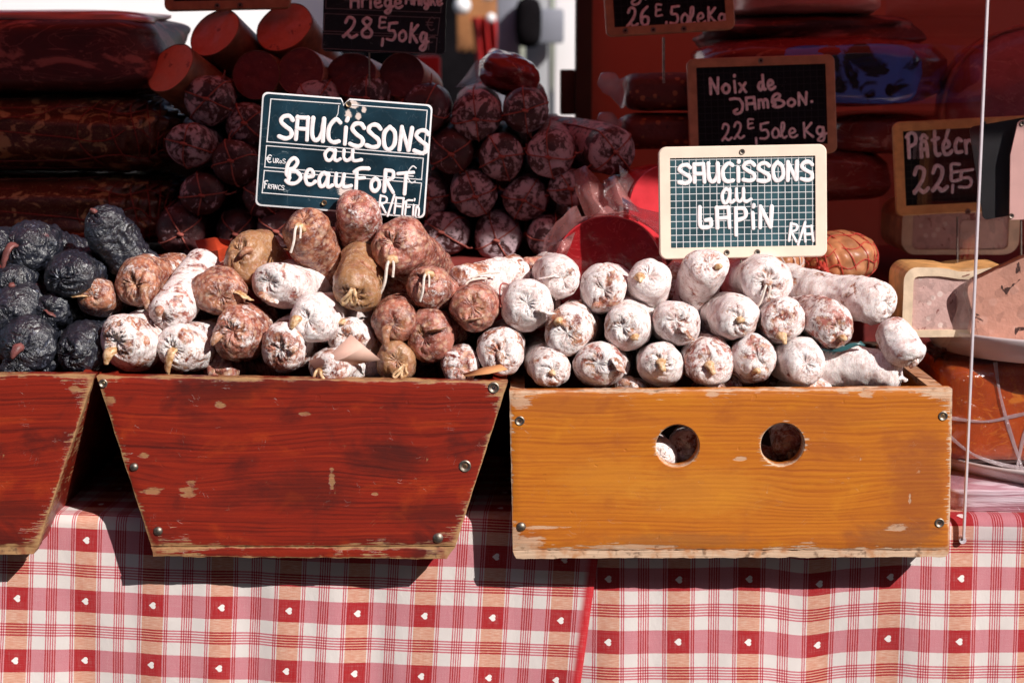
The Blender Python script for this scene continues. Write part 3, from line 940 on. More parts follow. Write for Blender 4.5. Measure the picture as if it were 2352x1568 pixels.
class Sign:
    """board on the plane through three photo corners; local x right, y away, z up, origin at the lower left corner"""

    def __init__(s, name, label, cat, TL, TR, BL, Y, lean=0.0, group='price signs on the stall'):
        a, b, c = P(*TL, Y + lean), P(*TR, Y + lean), P(*BL, Y)
        x = (b - a); s.W = x.length; x.normalize()
        z = (a - c); z = z - x * z.dot(x); s.H = z.length; z.normalize()
        y = z.cross(x)
        s.m = Matrix((x, y, z)).transposed().to_4x4()
        s.m.translation = a - z * s.H
        s.inv = s.m.inverted()
        s.root = empty(name, None, label, cat, group, mat=s.m)
        s.px = mpp(s.m.translation + x * s.W / 2 + z * s.H / 2)

    def loc(s, px, py):
        o, d = s.inv @ CAM, s.inv.to_3x3() @ ray(px, py)
        p = o - d * (o.y / d.y)
        return p.x, p.z

    def write(s, name, text, p0, p1, h, wd, mat, y=-.0004, jit=.03, seed=1, seg=8, gap=.13):
        rng = random.Random(seed)
        x0, z0 = s.loc(*p0); x1, z1 = s.loc(*p1)
        e = Vector((x1 - x0, 0, z1 - z0)); tot = sum(GL[c][0] + gap for c in text)
        e /= tot
        u = Vector((-e.z, 0, e.x)).normalized() * (h * s.px)
        r = wd * s.px / 2
        mb = MB()
        k = 0
        cur = gap / 2
        for ch in text:
            wdt, strokes = GL[ch]
            dz = rng.uniform(-jit, jit) * 1.2
            for st in strokes:
                pts = [Vector((x0, y - .00004 * (k % 7), z0)) + e * (cur + q[0] + rng.uniform(-jit, jit) * .4) + u * (q[1] + dz + rng.uniform(-jit, jit) * .4) for q in st]
                k += 1
                rp, rd = catmull(pts, [r] * len(pts), 5) if len(pts) > 2 else (pts, [r, r])
                t0 = (rp[0] - rp[1]).normalized(); t1 = (rp[-1] - rp[-2]).normalized()
                head = [(rp[0] + t0 * r * .9, r * .35), (rp[0] + t0 * r * .55, r * .8)]
                tail = [(rp[-1] + t1 * r * .55, r * .8), (rp[-1] + t1 * r * .9, r * .35)]
                ppp = [h_[0] for h_ in head] + list(rp) + [t_[0] for t_ in tail]
                rrr = [h_[1] for h_ in head] + [q * (1 + .22 * noise.noise(Vector((k * 3.1 + seed, iq * .35, 0)))) for iq, q in enumerate(rd)] + [t_[1] for t_ in tail]
                mb.tube(ppp, rrr, seg, flat=min(1, .00035 / r), n=(0, -1, 0), sm=1)
            cur += wdt + gap
        return mb.build(name, mat, s.root, smooth=True)

    def lines(s, segs, wd, mat, name='printed_lines'):
        mb = MB()
        for i, (a, b) in enumerate(segs):
            (xa, za), (xb, zb) = s.loc(*a), s.loc(*b)
            r = wd * s.px / 2
            d = Vector((xb - xa, 0, zb - za)).normalized() * r
            mb.tube([Vector((xa, -.0003 - .00003 * (i % 5), za)) - d, Vector((xb, -.0003 - .00003 * (i % 5), zb)) + d], r, 6, flat=min(1, .0003 / r), n=(0, -1, 0), sm=1)
        return mb.build(name, mat, s.root, smooth=False)

    def eyelet(s, px, py, r=7, y=-.002, mat='brass'):
        x, z = s.loc(px, py); r = r * s.px
        mb = MB().lathe([(r * .42, 0), (r * .5, .0009), (r * .85, .0012), (r, .0005), (r, -.001)], Matrix.Translation((x, y, z)) @ Matrix.Rotation(math.pi / 2, 4, 'X'), 18)
        e = mb.build('rivet', M[mat], s.root)
        MB().lathe([(r * .45, .0004), (r * .44, .0010)], Matrix.Translation((x, y, z)) @ Matrix.Rotation(math.pi / 2, 4, 'X'), 14).build('rivet_hole', M['dark'], e)

    def framed(s, bw, mat_frame, mat_slate, rad=14, rivets=()):
        """slate in a wooden frame whose border is bw photo pixels wide"""
        b, r = bw * s.px, rad * s.px
        outer, n = rr(s.W, s.H, r), 0
        inner = rr(s.W - 2 * b, s.H - 2 * b, .0008, b, b)
        n = len(outer)
        vs, fs = [], []
        bv = .0012
        o2 = rr(s.W - 2 * bv, s.H - 2 * bv, r - bv, bv, bv)
        for ring, y in ((outer, .0055), (outer, -.0010), (o2, -.0022), (inner, -.0022), (inner, .002)):
            vs += [(x, y, z) for x, z in ring]
        for k in range(4):
            fs += [(k * n + i, k * n + (i + 1) % n, (k + 1) * n + (i + 1) % n, (k + 1) * n + i) for i in range(n)]
        mesh('frame', vs, fs, mat_frame, s.root, smooth=False)
        sl = MB().prism(rr(s.W - 2 * b + .002, s.H - 2 * b + .002, .0005, b - .001, b - .001), 0, .0045).build('slate', mat_slate, s.root, smooth=False)
        for (px, py) in rivets:
            s.eyelet(px, py, 6.5, -.0024, 'steel')
        return sl

    def spike(s, px, py0, py1, r=2.4, mat='steel'):
        (xa, za), (xb, zb) = s.loc(px, py0), s.loc(px, py1)
        MB().tube([(xa, .003, za), (xb, .003, zb)], r * s.px, 8, sm=1).build('spike', M[mat], s.root)


# ---------------------------------------------------------------- setting: ground, cloths
gm = G("grey_paving")
gcol = gm.mix(gm.noise(gm.pos(), 3, 6), (0.05, 0.048, 0.045), (0.085, 0.08, 0.075))
M['ground'] = gm.out(gcol, 0.85, gm.bump(gm.noise(gm.pos(), 40, 4), .4, .01))
tag(mesh('ground', [(-60, -40, -.9), (60, -40, -.9), (60, 80, -.9), (-60, 80, -.9)], [(0, 1, 2, 3)], M['ground'], fix=False, smooth=False), kind='structure')

YC = 0.055            # front of the table


def affine(src, dst):
    A = np.array([[x, y, 1] for x, y in src]); return np.linalg.solve(A, np.array(dst))


def cloth(name, label, x0, x1, hearts, hem_px=None, lift=0.0, wave=0.0, seed=0, group='checked tablecloths on the stall table'):
    """drape over the table edge; x1 may be a function of z on the hanging part"""
    src = []
    for (px, py, u, v) in hearts:
        p = P(px, py, YC - lift)
        src.append((p.x, p.z))
    T = affine(src, [(u + .5, v + .5) for _, _, u, v in hearts])
    nx, rad = 190, 0.012
    prof = []                                    # (y, z, arc) from back of the table to the bottom hem
    for i in range(24): prof.append((0.95 - (0.95 - YC - rad) * i / 23, lift, 0))
    for i in range(1, 7):
        a = i / 7 * math.pi / 2
        prof.append((YC + rad - math.sin(a) * rad - 0, -rad + math.cos(a) * rad + lift, 0))
    for i in range(0, 90): prof.append((YC, -rad - i * 0.0075, 0))
    arc = [0.0]
    for i in range(1, len(prof)): arc.append(arc[-1] + math.hypot(prof[i][0] - prof[i - 1][0], prof[i][1] - prof[i - 1][1]))
    k0 = 30                                      # arc length where the hanging part starts
    vs, uvs, hem, fs = [], [], [], []
    for i, (y, z, _) in enumerate(prof):
        zz = -rad - (arc[i] - arc[k0]) + lift * 0
        l_, r_ = (x0(zz) if callable(x0) else x0), (x1(zz) if callable(x1) else x1)
        for j in range(nx + 1):
            t = j / nx
            if hem_px: t = t ** 0.8
            x = l_ + (r_ - l_) * t
            hang = max(0, -z - .0)
            f = noise.noise(Vector((x * 7, hang * 1.2, seed))) * .018 * min(1, hang * 5) + noise.noise(Vector((x * 22, z * 6, seed + 3))) * .004 * min(1, hang * 12)
            yy = y - lift - f - (.0015 if y < YC + .02 else 0)
            zw = z + noise.noise(Vector((x * 5, y * 5, seed + 9))) * .0018 * (1 if y > YC + .01 else .3)
            vs.append((x, yy, zw))
            wob = wave * (math.exp(-((x - .335) / .035) ** 2) * -1.0 + .35 * math.exp(-((x - .44) / .03) ** 2)) + noise.noise(Vector((x * 9, zz * 6, seed + 4))) * .0016
            q = np.array([x + noise.noise(Vector((x * 8, zz * 9, seed + 6))) * .0012, zz - wob, 1]) @ T
            uvs.append((q[0], q[1], 0))
            hem.append(1.0 if hem_px and (r_ - x) < hem_px else 0.0)
    for i in range(len(prof) - 1):
        for j in range(nx):
            a = i * (nx + 1) + j
            fs.append((a, a + nx + 1, a + nx + 2, a + 1))
    o = mesh(name, vs, fs, M['cloth'], attrs={'weave': uvs, 'hem': hem}, smooth=True)
    s_ = o.modifiers.new('thickness', 'SOLIDIFY'); s_.thickness = .0008; s_.offset = -1
    return tag(o, label, 'tablecloth', group)


def hem_x(zz):
    a, b = P(1366, 1335, YC - .004), P(1334, 1568, YC - .004)
    t = (zz - a.z) / (b.z - a.z)
    return a.x + (b.x - a.x) * max(-.3, min(3, t))


cloth('tablecloth', 'red checked cotton tablecloth with red hem, hanging under the dark red crates', -1.6, hem_x,
      [(353, 1386, 0, 0), (976, 1412, 4, 0), (349, 1525, 0, -1)], hem_px=.0115, lift=.004, seed=2)
cloth('tablecloth', 'red checked cotton tablecloth hanging under the orange crate and glass case', lambda zz: hem_x(zz) - .03, 1.6,
      [(1557, 1470, 0, 0), (2199, 1468, 4, 0), (1559, 1328, 0, 1)], lift=.0, wave=.0075, seed=2)
tb = empty('table', (0, .5, -.9), 'long trestle table under the red checked cloths', 'table')
MB().box((-1.55, -.425, .86), (1.55, .44, .893)).build('tabletop', M['rawwood'], tb, smooth=False)
for sx in (-1.4, 1.4):
    for sy in (-.3, .35):
        MB().box((sx - .03, sy - .03, 0), (sx + .03, sy + .03, .86)).build('leg', M['rawwood'], tb, smooth=False)


# ---------------------------------------------------------------- crates
def panel(name, poly, holes, mat, parent, org, th=.018, cell=.006, seed=0, rough=.0006, yoff=0.0):
    """board cut to an outline in x,z (metres) with round holes; arrises eased and chipped a little"""
    rng = random.Random(seed)
    pts2, n = [], len(poly)
    for i in range(n):
        a, b = Vector(poly[i]), Vector(poly[(i + 1) % n])
        m = max(1, int((b - a).length / .004))
        for k in range(m):
            p = a + (b - a) * (k / m)
            nrm = Vector(((b - a).y, -(b - a).x)).normalized()
            if k: p = p - nrm * rough * (noise.noise(Vector((p.x * 60, p.y * 60, seed))) + .6 * noise.noise(Vector((p.x * 300, p.y * 300, seed))))
            pts2.append(p)
    nb = len(pts2)
    ins = []
    for i in range(nb):
        a, b = pts2[i - 1], pts2[(i + 1) % nb]
        t = (b - a).normalized()
        ins.append(pts2[i] + Vector((-t.y, t.x)) * .0016)
    rings = [list(range(nb))]
    V = list(pts2) + ins
    E = [(i, (i + 1) % nb) for i in range(nb)] + [(nb + i, nb + (i + 1) % nb) for i in range(nb)]
    hr = []
    for (hx, hz, r) in holes:
        k0 = len(V); m = 48
        V += [Vector((hx + r * math.cos(-2 * math.pi * k / m), hz + r * math.sin(-2 * math.pi * k / m))) for k in range(m)]
        E += [(k0 + k, k0 + (k + 1) % m) for k in range(m)]
        k1 = len(V)
        V += [Vector((hx + (r + .0014) * math.cos(-2 * math.pi * k / m), hz + (r + .0014) * math.sin(-2 * math.pi * k / m))) for k in range(m)]
        E += [(k1 + k, k1 + (k + 1) % m) for k in range(m)]
        hr.append((k0, k1, m, hx, hz, r))

    def inside(p):
        c = False
        j = nb - 1
        for i in range(nb):
            a, b = ins[i], ins[j]
            if (a.y > p.y) != (b.y > p.y) and p.x < (b.x - a.x) * (p.y - a.y) / (b.y - a.y) + a.x: c = not c
            j = i
        return c

    def edist(p):
        d = 9
        for i in range(n):
            a, b = Vector(poly[i]), Vector(poly[(i + 1) % n])
            t = max(0, min(1, (p - a).dot(b - a) / (b - a).length_squared))
            d = min(d, (p - a - (b - a) * t).length)
        for (hx, hz, r) in holes: d = min(d, abs((p - Vector((hx, hz))).length - r) + .0008)
        return d
    xs, zs = [p.x for p in pts2], [p.y for p in pts2]
    x = min(xs) + cell
    while x < max(xs):
        z = min(zs) + cell
        while z < max(zs):
            p = Vector((x + rng.uniform(-.001, .001), z + rng.uniform(-.001, .001)))
            if inside(p) and all((p - Vector((hx, hz))).length > r + .003 for hx, hz, r in holes) and edist(p) > .003: V.append(p)
            z += cell
        x += cell
    ov, oe, of, *_ = delaunay_2d_cdt(V, E, [], 0, 1e-7)
    tri = []
    for f in of:
        c = sum((ov[i] for i in f), Vector((0, 0))) / 3
        if any((c - Vector((hx, hz))).length < r * .999 for hx, hz, r in holes): continue
        tri.append(list(f))
    # drop hull triangles outside the outline
    def inpoly(p):
        c = False; j = nb - 1
        for i in range(nb):
            a, b = pts2[i], pts2[j]
            if (a.y > p.y) != (b.y > p.y) and p.x < (b.x - a.x) * (p.y - a.y) / (b.y - a.y) + a.x: c = not c
            j = i
        return c
    tri = [f for f in tri if inpoly(sum((ov[i] for i in f), Vector((0, 0))) / 3)]
    bset = {}
    for f in tri:
        for k in range(3):
            e = (f[k], f[(k + 1) % 3])
            bset[tuple(sorted(e))] = bset.get(tuple(sorted(e)), 0) + 1
    bverts = {i for e, c in bset.items() if c == 1 for i in e}
    nv = len(ov)
    vs, ed = [], []
    for i, p in enumerate(ov):
        y = .0013 if i in bverts else 0.0
        vs.append((p.x - org.x, y + yoff, p.y - org.z)); dc = min((p - Vector(q)).length for q in poly); ed.append(0.0 if i in bverts else edist(p) * (.22 + .78 * min(1, dc / .07)))
    for i, p in enumerate(ov):
        vs.append((p.x - org.x, th + yoff, p.y - org.z)); ed.append(0.002)
    fs = tri + [[i + nv for i in f][::-1] for f in tri]
    for e, c in bset.items():
        if c == 1: fs.append((e[0], e[1], e[1] + nv, e[0] + nv))
    return mesh(name, vs, fs, mat, parent, smooth=35, attrs={'edge': ed})


def screw(parent, org, px, py, r=10, cup=True, tilt=0):
    c = P(px, py, 0) - org
    r = r * mpp(P(px, py, 0))
    m = Matrix.Translation(c) @ Matrix.Rotation(math.pi / 2, 4, 'X')
    if cup:
        s = MB().lathe([(r * .40, -.0002), (r * .55, .0006), (r * .85, .0012), (r, .0006), (r * 1.02, -.0006)], m, 22).build('screw_cup', M['steel'], parent)
        h = MB().lathe([(r * .08, .0000), (r * .35, .0002), (r * .5, -.0004)], m, 16).build('screw', M['dark' if tilt else 'brass'], s)
    else:
        MB().lathe([(.0001, .0030), (r * .4, .0027), (r * .75, .0018), (r, .0002), (r, -.001)], m, 20).build('screw', M['steel'], parent)


def side_board(parent, org, a, b, depth, mat, th=.016, inward=1, y0=.018):
    """board running back from the front panel along the edge a-b (x,z in metres)"""
    a, b = Vector(a), Vector(b)
    t = (b - a).normalized(); nrm = Vector((t.y, -t.x)) * inward * th
    vs = []
    ny = 30
    for i in range(ny + 1):
        y = y0 + depth * i / ny
        for p in (a, b, b + nrm, a + nrm): vs.append((p.x - org.x, y, p.y - org.z))
    fs = [[0, 1, 2, 3], [ny * 4 + 3, ny * 4 + 2, ny * 4 + 1, ny * 4]]
    for i in range(ny):
        for k in range(4):
            fs.append((i * 4 + k, i * 4 + (k + 1) % 4, (i + 1) * 4 + (k + 1) % 4, (i + 1) * 4 + k))
    return mesh('side_panel', vs, fs, mat, parent, smooth=False, attrs={'edge': [.004] * len(vs)})


def xz(px, py): p = P(px, py, 0); return (p.x, p.z)


def crate(name, label, poly_px, base_px, holes_px, mat, screws, depth=.30, group='wooden sausage crates', seed=0):
    poly = [xz(*p) for p in poly_px]; base = [xz(*p) for p in base_px]
    org = Vector((sum(p[0] for p in base) / len(base), 0, min(p[1] for p in base)))
    root = empty(name, org, label, 'crate', group)
    hs = []
    for (hx, hy, hr) in holes_px:
        c = P(hx, hy, 0); hs.append((c.x, c.z, hr * mpp(c)))
    fp = panel('front_panel', poly, hs, mat, root, org, seed=seed)
    panel('bottom_board', base, [], mat, root, org, seed=seed + 5, th=.022, cell=.008, rough=.0011, yoff=-.0012)
    # poly order: upper left, upper right, lower right, lower left
    tl, tr, br, bl = poly[0], poly[1], poly[-2 if len(poly) == 4 else 2], poly[3]
    k = .004
    side_board(root, org, (tl[0] + .001, tl[1] - k), (bl[0] + .001, bl[1]), depth, mat, inward=-1)
    side_board(root, org, (tr[0] - .001, tr[1] - k), (br[0] - .001, br[1]), depth, mat, inward=1)
    zt, zb = min(tl[1], tr[1]), max(bl[1], br[1])
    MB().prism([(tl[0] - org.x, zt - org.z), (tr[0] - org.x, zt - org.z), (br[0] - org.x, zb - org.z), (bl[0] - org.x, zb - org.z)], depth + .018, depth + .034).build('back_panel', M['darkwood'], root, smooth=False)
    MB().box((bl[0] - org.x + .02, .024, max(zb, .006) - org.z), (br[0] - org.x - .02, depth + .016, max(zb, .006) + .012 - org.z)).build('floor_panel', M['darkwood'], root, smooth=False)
    for s in screws: screw(root, org, *s)
    return root


crate('wooden_crate', 'dark red stained wooden crate of black sausages, cut by the left edge of the photo',
      [(-760, 859), (217, 861), (86, 1255), (-630, 1255)], [(-628, 1256.5), (86, 1256.5), (77, 1272), (-620, 1274)], [], M['redwood'],
      [(-735, 880, 10)], seed=3)
crate('wooden_crate', 'red stained wooden crate with sloping ends, between the two other crates',
      [(221, 864), (1166, 878), (1046, 1254), (347, 1254)], [(347, 1256), (1046, 1256), (1026, 1283), (352, 1277)], [], M['redwood'],
      [(237, 880, 10, True), (308, 1072, 10, False), (363, 1219, 11, False), (1134, 890, 13, True, 1), (1068, 1070, 14, True), (1006, 1235, 12, False)], seed=8)
crate('wooden_crate', 'honey coloured wooden crate with two round hand holes, full of white sausages',
      [(1170, 899), (2188, 893), (2181, 1262), (1178, 1262)], [(1178, 1264), (2181, 1264), (2172, 1278), (1186, 1282)],
      [(1556, 1024, 49), (1797, 1021, 49.5)], M['orangewood'],
      [(1194, 966, 11, True, 1), (1197, 1209, 11, False), (2166, 955, 11, True), (2158, 1200, 11, True, 1)], seed=14)


# ---------------------------------------------------------------- black sausages in the left crate
BG = 'black sausages in the left crate'
for a in [
    # px, py, r, Y, yaw, pitch, tail, seed, kw, label
    (58, 562, 62, .12, 25, -8, 'tail', 1, dict(), 'plump black sausage with a brown tail, upper left of the black heap'),
    (-16, 560, 40, .10, -10, 5, None, 2, dict(), 'black sausage cut by the left photo edge, beside the plump one'),
    (152, 628, 66, .085, 18, 8, None, 3, dict(ecc=.82, roll=-15), 'large smooth black sausage in the middle of the black heap'),
    (240, 520, 50, .10, 42, -48, 'stub', 4, dict(bend=(.02, -.02)), 'upright curled black sausage, highest one of the black heap'),
    (38, 650, 42, .09, -10, 10, 'stub', 5, dict(), 'knobbly black sausage under the plump one at far left'),
    (34, 712, 56, .07, 5, 14, 'loop', 6, dict(lump=.2), 'wrinkled black sausage with a looped end at far left'),
    (122, 715, 44, .075, 14, 0, 'flap', 7, dict(lump=.22), 'small crumpled black sausage below the large smooth one'),
    (60, 785, 62, .045, 4, 6, 'nub', 8, dict(), 'round black sausage with a pinkish nub, low in the black heap'),
    (182, 802, 56, .045, 20, 10, None, 9, dict(lump=.17), 'dented black sausage just above the corner of the left crate'),
    (112, 828, 34, .05, 10, 0, None, 10, dict(lump=.2), 'thin black sausage squeezed between two larger ones near the rim'),
    (44, 850, 40, .035, 0, 0, None, 11, dict(), 'black sausage whose top just clears the left crate rim'),
    (-10, 800, 40, .05, 0, 5, None, 12, dict(), 'black sausage cut by the left photo edge, low in the crate'),
]:
    sausage('black_sausage', a[9], 'sausage', BG, a[0], a[1], a[2], a[3], 'black', a[4], a[5] - (12 if abs(a[5]) < 20 else 0), tail=a[6], seed=a[7], **a[8])

# ---------------------------------------------------------------- brown and white sausages in the red crate
MG = 'sausages heaped in the red crate'
for a in [
    (222, 683, 43, .075, 4, 4, 'flap', 21, 'brown', {}, 'small brown sausage at the left end of the red crate, over the black ones'),
    (318, 642, 55, .085, 14, 6, 'tail', 22, 'brown', {}, 'brown sausage with a long pale tail, second from the left end'),
    (397, 712, 49, .055, 16, 26, 'nub', 23, 'white', dict(L=.12, mold=.78, lump=.05), 'long white sausage leaning up to the right near the left end'),
    (497, 668, 57, .07, -4, 8, 'flap', 24, 'brown', {}, 'knobbly orange brown sausage in the second row, left half'),
    (572, 588, 53, .105, 22, -14, 'nub', 25, 'tan', dict(ecc=1.25), 'olive brown sausage with pinched nub, below the left half of the big price card'),
    (643, 660, 64, .075, 20, 10, 'flap', 26, 'white', dict(ecc=.86, mold=.75), 'wide white sausage under the tall leaning one'),
    (722, 725, 58, .045, 10, 4, 'nub', 27, 'chalky', {}, 'round chalky white sausage left of the smooth tan one'),
    (291, 785, 66, .04, 24, 12, 'nub', 28, 'mixed', dict(mold=.68), 'big pinkish white sausage at the lower left corner of the red crate'),
    (424, 802, 57, .04, 16, 10, 'tail', 29, 'white', dict(mold=.74), 'white sausage with a torn pale tail hanging left, lower row'),
    (551, 762, 59, .045, 6, 4, 'nub', 30, 'mixed', dict(mold=.45), 'mottled brown and white sausage in the lower row, left half'),
    (650, 800, 53, .038, 10, 14, 'stub', 31, 'mixed', dict(ecc=1.12, mold=.62), 'white and brown sausage resting on the crate rim under the round chalky one'),
    (700, 530, 56, .10, 22, -42, 'string', 32, 'mixed', dict(L=.21, mold=.48), 'tall wrinkled sausage leaning right with a white string on its top'),
    (822, 490, 52, .115, 2, -46, None, 33, 'mixed', dict(L=.19, mold=.50), 'upright wrinkled sausage overlapping the bottom of the big price card'),
    (820, 668, 55, .06, 2, 22, 'loop', 34, 'tan', dict(L=.10, ecc=1.05), 'smooth tan sausage with a curled end in the middle of the heap'),
    (922, 566, 66, .10, 10, -8, 'string', 35, 'brown', dict(mold=.34), 'thick brown pink sausage right of the upright one, strings hanging'),
    (982, 655, 53, .065, 22, -30, 'string', 36, 'brown', dict(mold=.42, L=.17), 'brown and white sausage with a white string, below the thick one'),
    (898, 738, 52, .05, 6, 8, 'tail', 37, 'brown', dict(mold=.2), 'round reddish brown sausage with a pointed tail'),
    (992, 768, 50, .05, 16, 8, 'flap', 38, 'brown', dict(ecc=1.18, mold=.2), 'glossy dark brown sausage at the right of the round tailed one'),
    (815, 782, 48, .055, 14, 4, 'stub', 39, 'mixed', dict(mold=.6), 'white and red sausage just behind the folded paper tag'),
    (757, 838, 56, .04, 40, 0, 'loop', 40, 'mixed', dict(ecc=.75), 'reddish sausage under the folded paper tag at the rim'),
    (910, 832, 46, .038, 0, 8, 'loop', 41, 'tan', {}, 'tan sausage with two casing loops at the crate rim'),
    (1058, 834, 43, .04, -6, 6, 'nub', 42, 'white', dict(mold=.75), 'small pinkish white sausage at the rim with a red thread'),
    (1093, 702, 56, .05, -4, 6, 'flap', 43, 'brown', dict(mold=.3), 'brownish sausage tied to the white one on its right'),
    (1204, 706, 56, .05, 6, 6, 'flap', 44, 'chalky', dict(mold=.8), 'round white sausage where the two crates meet, second row'),
    (1152, 802, 54, .04, 2, 6, 'nub', 45, 'white', dict(mold=.72), 'white sausage above the right corner of the red crate'),
    (506, 850, 40, .06, 14, 0, None, 46, 'brown', {}, 'brown sausage end half hidden behind the rim, left half'),
    (700, 640, 45, .16, 0, 10, None, 47, 'mixed', {}, 'shadowed sausage deep under the tall leaning one'),
    (880, 660, 45, .15, 0, 10, None, 48, 'brown', {}, 'shadowed sausage deep between the tan and the thick one'),
    (600, 740, 40, .12, 0, 5, None, 49, 'mixed', {}, 'shadowed sausage deep in the gap left of the chalky one'),
    (1040, 745, 36, .11, 0, 5, None, 50, 'mixed', {}, 'shadowed sausage deep behind the glossy dark brown one'),
]:
    sausage('dried_sausage', a[10], 'sausage', MG, a[0], a[1], a[2], a[3], a[8], a[4], a[5] - (12 if abs(a[5]) < 20 else 0), tail=a[6], seed=a[7], **a[9])

# ---------------------------------------------------------------- white sausages in the orange crate
WG = 'white sausages in the orange crate'
for a in [
    (1283, 633, 49, .085, -4, 6, 'flap', 61, 'white', {}, 'white sausage at the left end of the top row in the orange crate'),
    (1380, 668, 52, .075, 10, 6, 'stub', 62, 'white', dict(ecc=1.08), 'white sausage with a bulging brown end, second in the top row'),
    (1490, 640, 50, .085, 2, -32, 'nub', 63, 'white', dict(ecc=1.05, mold=.82), 'upright white sausage with a brown nub, left of the cream price slate'),
    (1616, 612, 51, .10, -3, -40, 'stub', 64, 'white', dict(L=.2), 'tall upright white sausage overlapping the bottom of the cream price slate'),
    (1761, 642, 59, .085, -2, 4, 'string', 65, 'white', dict(mold=.74), 'large white sausage with a thin string, under the slate right corner'),
    (1305, 750, 56, .05, 10, 5, 'stub', 66, 'white', {}, 'round white sausage at the left of the middle row'),
    (1442, 757, 52, .045, 10, 16, 'stub', 67, 'white', dict(ecc=1.1, mold=.8), 'white sausage with knotted brown end, below the bulging one of the top row'),
    (1554, 744, 55, .05, 4, 4, 'flap', 68, 'white', dict(ecc=.92), 'broad white sausage in the middle row below the upright ones'),
    (1691, 729, 53, .05, -4, 4, 'stub', 69, 'mixed', dict(mold=.7), 'brown flecked white sausage in the middle row, half in shadow'),
    (1800, 736, 52, .05, -6, 4, 'nub', 70, 'white', {}, 'white sausage with an amber dimple, right of the flecked one'),
    (1905, 741, 50, .05, -8, 8, 'stub', 71, 'mixed', dict(mold=.66, ecc=1.06), 'brown and white sausage end in front of the lying one'),
    (2010, 695, 49, .085, -36, 14, None, 72, 'mixed', dict(L=.2, mold=.90, blunt=.8), 'white sausage pointing right with its long side showing, topmost on the right'),
    (1260, 842, 47, .035, -4, 10, 'stub', 73, 'mixed', dict(mold=.7), 'brownish white sausage at the left corner of the orange crate'),
    (1368, 842, 60, .035, 14, 6, 'flap', 74, 'white', dict(ecc=.85), 'wide white sausage in the bottom row, second from the left'),
    (1518, 840, 54, .035, 2, 6, 'nub', 75, 'white', dict(ecc=.9), 'white sausage with a split tip in the bottom row'),
    (1627, 827, 56, .04, 2, 6, 'nub', 76, 'white', dict(ecc=1.04), 'white sausage with a peaked brown tip above the left hand hole'),
    (1733, 828, 51, .04, -2, 4, 'stub', 77, 'white', dict(ecc=1.06), 'white sausage with an amber spot between the two hand holes'),
    (1838, 829, 54, .04, 0, 4, None, 78, 'white', dict(mold=.84), 'smooth round white sausage above the right hand hole'),
    (2042, 848, 44, .045, -70, 12, 'stub', 79, 'white', dict(L=.115, ecc=1.1, mold=.84), 'short white sausage lying sideways along the rim at the right'),
    (2080, 812, 44, .03, -30, 44, 'nub', 80, 'chalky', dict(L=.060, mold=.80, blunt=.85), 'chalky sausage leaning out over the right corner of the orange crate'),
    (1440, 893, 40, .05, 20, 0, None, 81, 'white', dict(ecc=.7), 'white sausage sliver behind the orange rim, left half'),
    (1870, 893, 42, .05, -10, 0, None, 82, 'white', dict(ecc=.7), 'white sausage sliver behind the orange rim, right half'),
    (1660, 905, 44, .06, 0, 0, None, 83, 'white', {}, 'white sausage sliver behind the orange rim, between the holes'),
    (1570, 1022, 34, .05, 8, 4, None, 84, 'mixed', {}, 'dark sausage end seen through the left hand hole'),
    (1518, 1046, 40, .034, 0, 4, None, 85, 'white', {}, 'pale sausage end at the left side of the left hand hole'),
    (1810, 1026, 36, .055, -6, 30, 'nub', 86, 'brown', {}, 'dark sausage end seen through the right hand hole'),
    (1760, 1060, 40, .07, 0, 0, None, 87, 'brown', {}, 'sausage low behind the right hand hole'),
    (1560, 650, 44, .17, 0, 4, None, 88, 'white', {}, 'shadowed sausage deep behind the upright white ones'),
    (1860, 690, 40, .17, 0, 4, None, 89, 'white', {}, 'shadowed sausage deep behind the right half of the white heap'),
]:
    sausage('white_sausage', a[10], 'sausage', WG, a[0], a[1], a[2], a[3], a[8], a[4], a[5] - (12 if abs(a[5]) < 20 else 0), tail=a[6], seed=a[7], **a[9])

# ---------------------------------------------------------------- step shelf behind and the salami stack on it
SY = .345
shelf_z = .262
sh = empty('display_shelf', (0, .6, 0), 'dark red raised shelf behind the sausage crates', 'shelf')
M['shelfcloth'] = simple('dark_red_shelf_cloth', (0.16, 0.014, 0.010), 0.8, 0.2, 60)
MB().box((-1.4, -.262, shelf_z - .02), (.33, .28, shelf_z), .003).build('shelf_board', M['shelfcloth'], sh)
MB().box((-1.4, -.258, .004), (.33, -.24, shelf_z - .02)).build('front_board', M['shelfcloth'], sh, smooth=False)
MB().box((.332, -.20, shelf_z - .06), (1.4, .28, shelf_z - .04), .003).build('shelf_board', M['shelfcloth'], sh)
MB().box((.332, -.196, .004), (1.4, -.18, shelf_z - .06)).build('front_board', M['shelfcloth'], sh, smooth=False)

